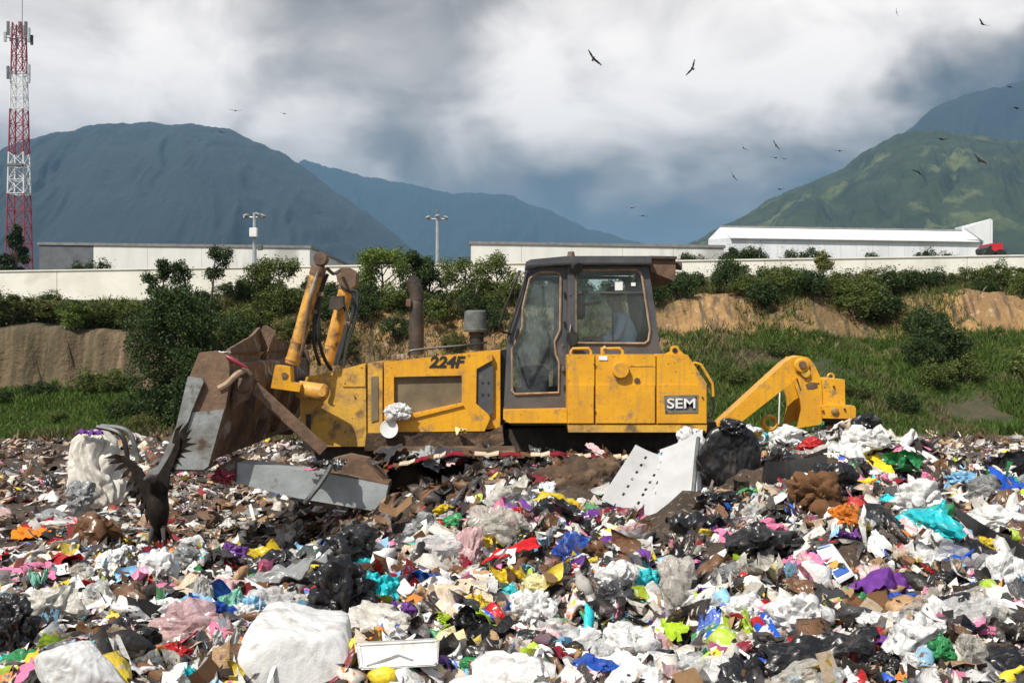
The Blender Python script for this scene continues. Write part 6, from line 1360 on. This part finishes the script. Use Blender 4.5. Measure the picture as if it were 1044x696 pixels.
# ---- loose individuals
KEEP.append((162, 546, 22, 16, 8.0))
def blocked(px, py, Y, f=1.0):
    for (kx, ky, rx, ry, ky_) in KEEP:
        if Y < ky_+.35 and ((px-kx)/(rx*f))**2+((py-ky)/(ry*f))**2 < 1: return True
    return False
def occupied(x, y):
    """footprint of the machine"""
    return (-1.9 < x < 2.4 and 11.75 < y < 14.9) or (-3.4 < x < -1.2 and 11.0 < y < 15.5)
KINDSET = [ # name, category, meshes, material kind, size range (half), count, colour weights
 ('plastic_bag', 'bag', BAGS, 'film', (.05, .135), 210, {'white': 24, 'off-white': 10, 'black': 28, 'grey': 7, 'charcoal': 6, 'red': 3, 'yellow': 3, 'green': 3, 'turquoise': 2, 'light blue': 3, 'blue': 4, 'pink': 3, 'purple': 2, 'pale pink': 5, 'orange': 2, 'mint': 2}),
 ('plastic_film', 'plastic film', FILMS, 'film', (.07, .20), 250, {'white': 30, 'off-white': 10, 'grey': 7, 'black': 26, 'charcoal': 8, 'red': 4, 'yellow': 3, 'lime': 2, 'green': 3, 'light blue': 4, 'blue': 3, 'pink': 3, 'pale pink': 6, 'dark red': 3, 'brown': 5}),
 ('clear_bag', 'clear bag', BAGS, 'clear', (.06, .14), 70, {'white': 10, 'off-white': 8, 'grey': 5, 'pale pink': 2}),
 ('cloth', 'rag', CLOTHS, 'cloth', (.07, .19), 250, {'white': 8, 'off-white': 12, 'black': 12, 'charcoal': 12, 'red': 6, 'dark red': 7, 'brown': 12, 'purple': 5, 'blue': 6, 'pale pink': 6, 'pink': 4, 'orange': 4, 'green': 3, 'lime': 3, 'yellow': 3, 'beige': 9}),
 ('cardboard', 'cardboard', BOARDS, 'board', (.05, .13), 130, {'tan': 20, 'beige': 14, 'brown': 8, 'white': 8, 'off-white': 6}),
 ('paper', 'paper', PAPERS, 'board', (.045, .11), 230, {'white': 30, 'off-white': 18, 'beige': 10, 'pale yellow': 4, 'light blue': 4, 'red': 3, 'yellow': 3, 'pale pink': 4, 'grey': 5}),
 ('strip', 'strip', STRIPS, 'film', (.10, .26), 170, {'white': 10, 'black': 16, 'yellow': 4, 'lime': 4, 'red': 6, 'blue': 5, 'beige': 6, 'brown': 7, 'green': 3, 'grey': 6}),
 ('plastic_bottle', 'bottle', BOTTLES, 'hard', (.07, .13), 90, {'white': 8, 'light blue': 6, 'green': 4, 'brown': 3, 'yellow': 2, 'red': 2, 'off-white': 5}),
 ('plastic_cup', 'cup', CUPS, 'hard', (.045, .07), 60, {'white': 16, 'off-white': 6, 'red': 3, 'light blue': 3, 'orange': 2, 'yellow': 2}),
]
LOOSE = []
rl = random.Random(77)
for (name, cat, meshes, mk, (s0, s1), cnt, wts) in KINDSET:
    cols_, ws = list(wts), list(wts.values()); n = 0; guard = 0
    while n < cnt and guard < 20000:
        guard += 1
        Y = 3.9+8.2*rl.random()**1.25 if rl.random() < .9 else rl.uniform(10, 16); px = rl.uniform(-30, 1075); x = (px-522)/F*Y
        if occupied(x, Y) or (Y > 8.6 and px < 420 and rl.random() < .45): continue
        if -1.7 < x < 1.3 and Y > 10.7 and rl.random() < .8: continue
        s = min(rl.uniform(s0, s1)*(.75+.6*rl.random()), .055+.017*Y); z = H(x, Y)+s*rl.uniform(-.05, .40); qx, qy = screen((x, Y, z))
        if qy > 730 or blocked(qx, qy, Y, 1.0+s/Y*F/60): continue
        N_ = smooth_normal(x, Y); me = rl.choice(meshes); col = rl.choices(cols_, ws)[0]
        q = N_.to_track_quat('Z', 'Y') @ Matrix.Rotation(rl.uniform(0, 6.28), 3, 'Z').to_quaternion()
        tilt = {'cardboard': 1.0, 'paper': 1.0, 'plastic_bottle': 1.6, 'plastic_cup': 1.6}.get(name, .6)
        q = q @ Matrix.Rotation(rl.uniform(-tilt, tilt), 3, 'X').to_quaternion() @ Matrix.Rotation(rl.uniform(-tilt, tilt)*.6, 3, 'Y').to_quaternion()
        sc = (s*rl.uniform(.8, 1.25), s*rl.uniform(.7, 1.15), s*rl.uniform(.7, 1.0)) if name not in ('plastic_bottle', 'plastic_cup') else (s, s, s)
        o = place(name, me, tm(col, mk), (x, Y, z), sc, q.to_euler(), None, cat)
        LOOSE.append((o, col, cat, name)); n += 1

# ---- the rest of the rubbish, past counting
def low_shapes():
    out = []
    for i in range(6):
        bm = bmesh.new(); bmesh.ops.create_icosphere(bm, subdivisions=2, radius=1)
        for v in bm.verts:
            q = v.co.copy(); v.co = q*(.75+.6*mn.noise(q*1.4+Vector((i*5, 0, 0)))+1.5*abs(mn.noise(q*2.3+Vector((i*3, 1, 0)))))+mn.noise_vector(q*2)*.35; v.co.z *= .5
        bm.faces.ensure_lookup_table(); out.append((np.array([list(v.co) for v in bm.verts]), np.array([[v.index for v in f.verts]+[f.verts[0].index] for f in bm.faces]), .13)); bm.free()
    for i in range(8):
        co = np.array(sheet_co(400+i, 5, 4, crump=.3, curl=1.0, aspect=.7)); out.append((co, np.array(grid_faces(5, 4)), .5))
    for i in range(4):
        co = np.array(sheet_co(440+i, 7, 2, crump=.2, curl=.8, aspect=.12)); out.append((co*[1.3, 1.3, 1], np.array(grid_faces(7, 2)), .35))
    return out
def mass(name, n, sampler, smin, smax, m, seed, flat=1.0, emb=.1, bias=2.0):
    r = np.random.default_rng(seed); shp = low_shapes(); xs, ys = sampler(r, n); zs = height(xs, ys)
    e = .12; nx = -(height(xs+e, ys)-height(xs-e, ys))/(2*e); ny = -(height(xs, ys+e)-height(xs, ys-e))/(2*e)
    w = np.array([s[2] for s in shp]); w = w/w.sum(); k = r.choice(len(shp), len(xs), p=w); size = smin+(smax-smin)*r.random(len(xs))**bias
    px = 522+xs/ys*F; py = 348-(zs-CZ)/ys*F; keep = np.ones(len(xs), bool)
    for (kx, ky, rx, ry, ky_) in KEEP: keep &= ~((ys < ky_+.3) & (((px-kx)/(rx*.95))**2+((py-ky)/(ry*.95))**2 < 1))
    vs, fs, off = [], [], 0
    for s in range(len(shp)):
        i = np.where((k == s) & keep)[0]; co, fc, _ = shp[s]; c = len(i)
        if not c: continue
        a = r.uniform(0, 2*np.pi, c); tx = r.normal(0, .8*flat, c); ty = r.normal(0, .8*flat, c); sx = size[i]*r.uniform(.7, 1.3, c); sy = size[i]*r.uniform(.6, 1.1, c); sz = size[i]*flat*r.uniform(.6, 1, c)
        x = co[None, :, 0]*sx[:, None]; y = co[None, :, 1]*sy[:, None]; z = co[None, :, 2]*sz[:, None]
        x, z = x*np.cos(tx)[:, None]+z*np.sin(tx)[:, None], -x*np.sin(tx)[:, None]+z*np.cos(tx)[:, None]
        y, z = y*np.cos(ty)[:, None]+z*np.sin(ty)[:, None], -y*np.sin(ty)[:, None]+z*np.cos(ty)[:, None]
        x, y = x*np.cos(a)[:, None]-y*np.sin(a)[:, None], x*np.sin(a)[:, None]+y*np.cos(a)[:, None]
        z = z-(x*nx[i][:, None]+y*ny[i][:, None])*.9
        X = x+xs[i][:, None]; Y = y+ys[i][:, None]; Z = z+zs[i][:, None]+(size[i]*r.uniform(-.2, .6, c)*flat+emb*.02)[:, None]
        vs.append(np.stack([X, Y, Z], -1).reshape(-1, 3)); fs.append((fc[None]+(np.arange(c)*len(co))[:, None, None]+off).reshape(-1, 4)); off += c*len(co)
    V = np.concatenate(vs); Fc = np.concatenate(fs); tri = Fc[:, 0] == Fc[:, 3]
    me = bpy.data.meshes.new(name); me.vertices.add(len(V)); me.vertices.foreach_set('co', V.astype(np.float32).reshape(-1))
    tot = np.where(tri, 3, 4).astype(np.int32); st = np.concatenate([[0], np.cumsum(tot)[:-1]]).astype(np.int32)
    msk = np.ones(Fc.shape, bool); msk[tri, 3] = False
    idx = Fc[msk].astype(np.int32); me.loops.add(len(idx)); me.loops.foreach_set('vertex_index', idx); me.polygons.add(len(Fc)); me.polygons.foreach_set('loop_start', st); me.polygons.foreach_set('loop_total', tot); me.update(calc_edges=True)
    return tag(link_mesh(name, me, m), kind='stuff')
def litter_mat(name, weights, rough, dirt):
    m = bpy.data.materials.new(name); m.use_nodes = True; nt = m.node_tree; N = nt.nodes.new; L = nt.links.new; b = nt.nodes['Principled BSDF']; b.inputs['Roughness'].default_value = rough
    g = N('ShaderNodeNewGeometry'); tot = sum(weights.values())
    def ramp(src, items):
        r = N('ShaderNodeValToRGB'); r.color_ramp.interpolation = 'CONSTANT'; t = 0; els = r.color_ramp.elements
        while len(els) < len(items): els.new(.5)
        for e, (c, w) in zip(els, items): e.position = min(t, 1); e.color = (*PAL[c], 1); t += w/tot
        L(src, r.inputs[0]); return r.outputs[0]
    it = list(weights.items()); a = ramp(g.outputs['Random Per Island'], it)
    fr = N('ShaderNodeMath'); fr.operation = 'MULTIPLY'; fr.inputs[1].default_value = 17.31; L(g.outputs['Random Per Island'], fr.inputs[0]); fr2 = N('ShaderNodeMath'); fr2.operation = 'FRACT'; L(fr.outputs[0], fr2.inputs[0])
    c2 = ramp(fr2.outputs[0], it)
    tc = N('ShaderNodeTexCoord'); n = N('ShaderNodeTexNoise'); n.inputs['Scale'].default_value = 30; n.inputs['Detail'].default_value = 3; mp = N('ShaderNodeMapping'); mp.inputs['Scale'].default_value = (1, 1.6, .5); L(tc.outputs['Object'], mp.inputs[0]); L(mp.outputs[0], n.inputs['Vector'])
    mr = N('ShaderNodeMapRange'); mr.inputs['From Min'].default_value = .60; mr.inputs['From Max'].default_value = .63; L(n.outputs[0], mr.inputs['Value'])
    mx = N('ShaderNodeMix'); mx.data_type = 'RGBA'; L(mr.outputs[0], mx.inputs[0]); L(a, mx.inputs[6]); L(c2, mx.inputs[7])
    n2 = N('ShaderNodeTexNoise'); n2.inputs['Scale'].default_value = 4; n2.inputs['Detail'].default_value = 9; L(tc.outputs['Object'], n2.inputs['Vector'])
    m2 = N('ShaderNodeMapRange'); m2.inputs['From Min'].default_value = .42; m2.inputs['From Max'].default_value = .68; m2.inputs['To Max'].default_value = dirt; L(n2.outputs[0], m2.inputs['Value'])
    mx2 = N('ShaderNodeMix'); mx2.data_type = 'RGBA'; L(m2.outputs[0], mx2.inputs[0]); L(mx.outputs[2], mx2.inputs[6]); mx2.inputs[7].default_value = (.13, .09, .06, 1); L(mx2.outputs[2], b.inputs['Base Color'])
    bp = N('ShaderNodeBump'); bp.inputs['Distance'].default_value = .006; n3 = N('ShaderNodeTexNoise'); n3.inputs['Scale'].default_value = 45; L(tc.outputs['Object'], n3.inputs['Vector']); L(n3.outputs[0], bp.inputs['Height']); L(bp.outputs[0], b.inputs['Normal'])
    return m
bright = litter_mat('mixed_litter', {'white': 24, 'off-white': 14, 'black': 30, 'charcoal': 10, 'grey': 4, 'brown': 9, 'tan': 6, 'beige': 5, 'red': 3, 'dark red': 2, 'orange': 1.5, 'yellow': 2.5, 'lime': 1.5, 'green': 2, 'turquoise': 1.2, 'light blue': 2.4, 'blue': 2.2, 'purple': 1.2, 'pink': 1.8, 'pale pink': 4, 'pale yellow': 1.5}, .45, .45)
dull = litter_mat('trodden_litter', {'white': 12, 'off-white': 14, 'black': 9, 'charcoal': 12, 'grey': 8, 'brown': 24, 'tan': 9, 'beige': 7, 'red': 1.5, 'dark red': 3, 'yellow': 1, 'blue': 1, 'pale pink': 5, 'pink': 1}, .7, .85)
dark = litter_mat('track_litter', {'black': 30, 'charcoal': 22, 'brown': 24, 'dark red': 3, 'grey': 2, 'off-white': 2, 'tan': 1.5}, .5, .5)
def s_heap(r, n):
    Y = 3.4+8.9*r.random(n)**1.15; a = r.uniform(-260, 1310, n); x = (a-522)/F*Y; k = ~(((x > -1.9) & (x < 2.4) & (Y > 11.7)) | ((x > -1.7) & (x < 1.35) & (Y > 10.6+.5*vn(x*2, Y, 3))) | ((x < -1.1) & (Y > 9.6) & (r.random(n) < .7))); return x[k], Y[k]
def s_floor(r, n):
    Y = 8.8+18.2*r.random(n)**1.3; a = r.uniform(-260, 1310, n); x = (a-522)/F*Y; k = ~(((x > -1.9) & (x < 2.4) & (Y > 11.7) & (Y < 14.9)) | ((x > -1.2) & (Y < 11.9))); k &= r.random(n) < np.clip((fbm(x*.9, Y*.9, 91)-.28)*2.6, .12, 1); return x[k], Y[k]
mass('litter', 47000, s_heap, .016, .090, bright, 5, 1.0, bias=2.0)
mass('litter', 58000, s_floor, .02, .15, dull, 6, .7, bias=2.6)
def s_track(r, n):
    x = r.uniform(-1.95, 1.6, n); Y = r.uniform(10.5, 12.3, n); return x, Y
mass('litter', 5200, s_track, .03, .12, dark, 7, 1.0)
def track_rubbish():
    """dark rags and mud lying on the upper run of the near track"""
    names = [('rag', 'rag', CLOTHS, 'cloth'), ('plastic_film', 'plastic film', FILMS, 'film')]; r = random.Random(9)
    for k in range(46):
        px = r.uniform(372, 640); top = 463+abs(px-500)*.01; py = top+r.uniform(-9, 40)*r.random(); Y = r.uniform(11.65, 11.9); s = r.uniform(.06, .15)
        nm, cat, ms, mk = r.choice(names); col = r.choices(['black', 'charcoal', 'brown', 'dark red', 'off-white', 'grey', 'pale pink'], [10, 7, 8, 2, 2, 2, 1])[0]
        o = place(nm, r.choice(ms), tm(col, mk), P(px, py, Y), (s*1.2, s*.8, s*.7), (r.uniform(-.6, .6), r.uniform(-.6, .6), r.uniform(0, 6)), None, cat); LOOSE.append((o, col, cat, nm))
track_rubbish()
def floor_rubbish():
    r = random.Random(19); names = [('rag', 'rag', CLOTHS, 'cloth'), ('plastic_film', 'plastic film', FILMS, 'film'), ('plastic_bag', 'bag', BAGS, 'film'), ('cardboard', 'cardboard', BOARDS, 'board')]; n = 0
    while n < 120:
        Y = r.uniform(8.8, 15); px = r.uniform(-20, 420); x = (px-522)/F*Y
        if occupied(x, Y) or blocked(*screen((x, Y, H(x, Y))), Y, 1.2): continue
        nm, cat, ms, mk = r.choices(names, [4, 5, 2, 3])[0]; s = r.uniform(.08, .20); n += 1
        col = r.choices(['black', 'charcoal', 'brown', 'dark red', 'off-white', 'grey', 'pale pink', 'white', 'beige', 'red'], [8, 7, 8, 3, 7, 5, 4, 6, 4, 1])[0]
        if mk == 'board': col = r.choice(['tan', 'brown', 'beige'])
        if mk == 'cloth' and col == 'black': col = 'charcoal'
        o = place(nm, r.choice(ms), tm(col, mk), (x, Y, H(x, Y)+s*.1), (s*1.3, s*1.1, s*.45), (r.uniform(-.25, .25), r.uniform(-.25, .25), r.uniform(0, 6)), None, cat); LOOSE.append((o, col, cat, nm))
floor_rubbish()

# ------------------------------------------------------------------ labels for the repeats: told apart by the nearest landmark
LAND += [(P(560, 455, 11.8), 'muddy track'), (P(225, 470, 11), 'blade'), (P(320, 500, 11.3), 'push arm'), (P(160, 540, 8), 'landing vulture'), (P(850, 420, 12.9), 'ripper')]
ORD = ['nearest', 'second nearest', 'third nearest', 'fourth nearest', 'fifth nearest', 'sixth nearest', 'seventh nearest', 'eighth nearest', 'ninth nearest', 'tenth nearest', 'eleventh nearest', 'twelfth nearest']
STATE = {'bag': 'crumpled {c} plastic bag', 'plastic film': 'torn {c} plastic film', 'clear bag': 'cloudy see-through {c} bag', 'rag': '{c} cloth rag', 'cardboard': 'bent {c} cardboard piece', 'paper': 'loose {c} paper sheet',
         'strip': 'twisted {c} strip', 'bottle': 'dented {c} plastic bottle', 'cup': 'squashed {c} cup'}
GRP = {'bag': 'plastic bags on the heap', 'plastic film': 'torn plastic film on the heap', 'clear bag': 'see-through bags on the heap', 'rag': 'rags on the heap', 'cardboard': 'cardboard pieces on the heap', 'paper': 'paper sheets on the heap',
       'strip': 'strips and straps on the heap', 'bottle': 'plastic bottles on the heap', 'cup': 'cups on the heap'}
buck = {}
for (o, col, cat, nm) in LOOSE:
    d, w, li = min(((o.location-Vector(c)).length, w, i) for i, (c, w) in enumerate(LAND) if w)
    buck.setdefault((cat, col, w), []).append((d, o))
for (cat, col, w), lst in buck.items():
    lst.sort(key=lambda t: t[0])
    for k, (d, o) in enumerate(lst):
        o['label'] = STATE[cat].format(c=col)+', '+(('nearest the ' if len(lst) == 1 else ORD[min(k, 11)]+' one to the '))+w; o['group'] = GRP[cat]
places = {}; kind_of = {}
for (t, word, kind) in plants:
    x, y = t.location.x, t.location.y; px = 522+x/y*F
    zone = 'behind the wall' if kind == 'behind the wall' else ('at the cliff foot' if (px < 155 and y < 31.5) else 'on the bank top' if y > 35 else 'on the bank face')
    near = 'left of the blade' if px < 230 else 'behind the hood' if px < 520 else 'behind the cab' if px < 690 else 'above the ripper' if px < 880 else 'beyond the ripper'
    kind_of[t.name] = kind; places.setdefault((word+('' if kind != 'loose' else ''), zone, near), []).append((px, t))
ORL = ['first', 'second', 'third', 'fourth', 'fifth', 'sixth', 'seventh', 'eighth', 'ninth', 'tenth', 'eleventh', 'twelfth', 'thirteenth']
for (word, zone, near), lst in places.items():
    lst.sort(key=lambda q: q[0])
    for k, (px, t) in enumerate(lst):
        w2 = word+{'round': ' dense', 'loose': ' open'}.get(kind_of.get(t.name), '')
        t['label'] = w2+' shrub '+zone+' '+near+('' if len(lst) == 1 else ', '+ORL[min(k, 12)]+' from the left'); t['group'] = 'shrubs along the bank'
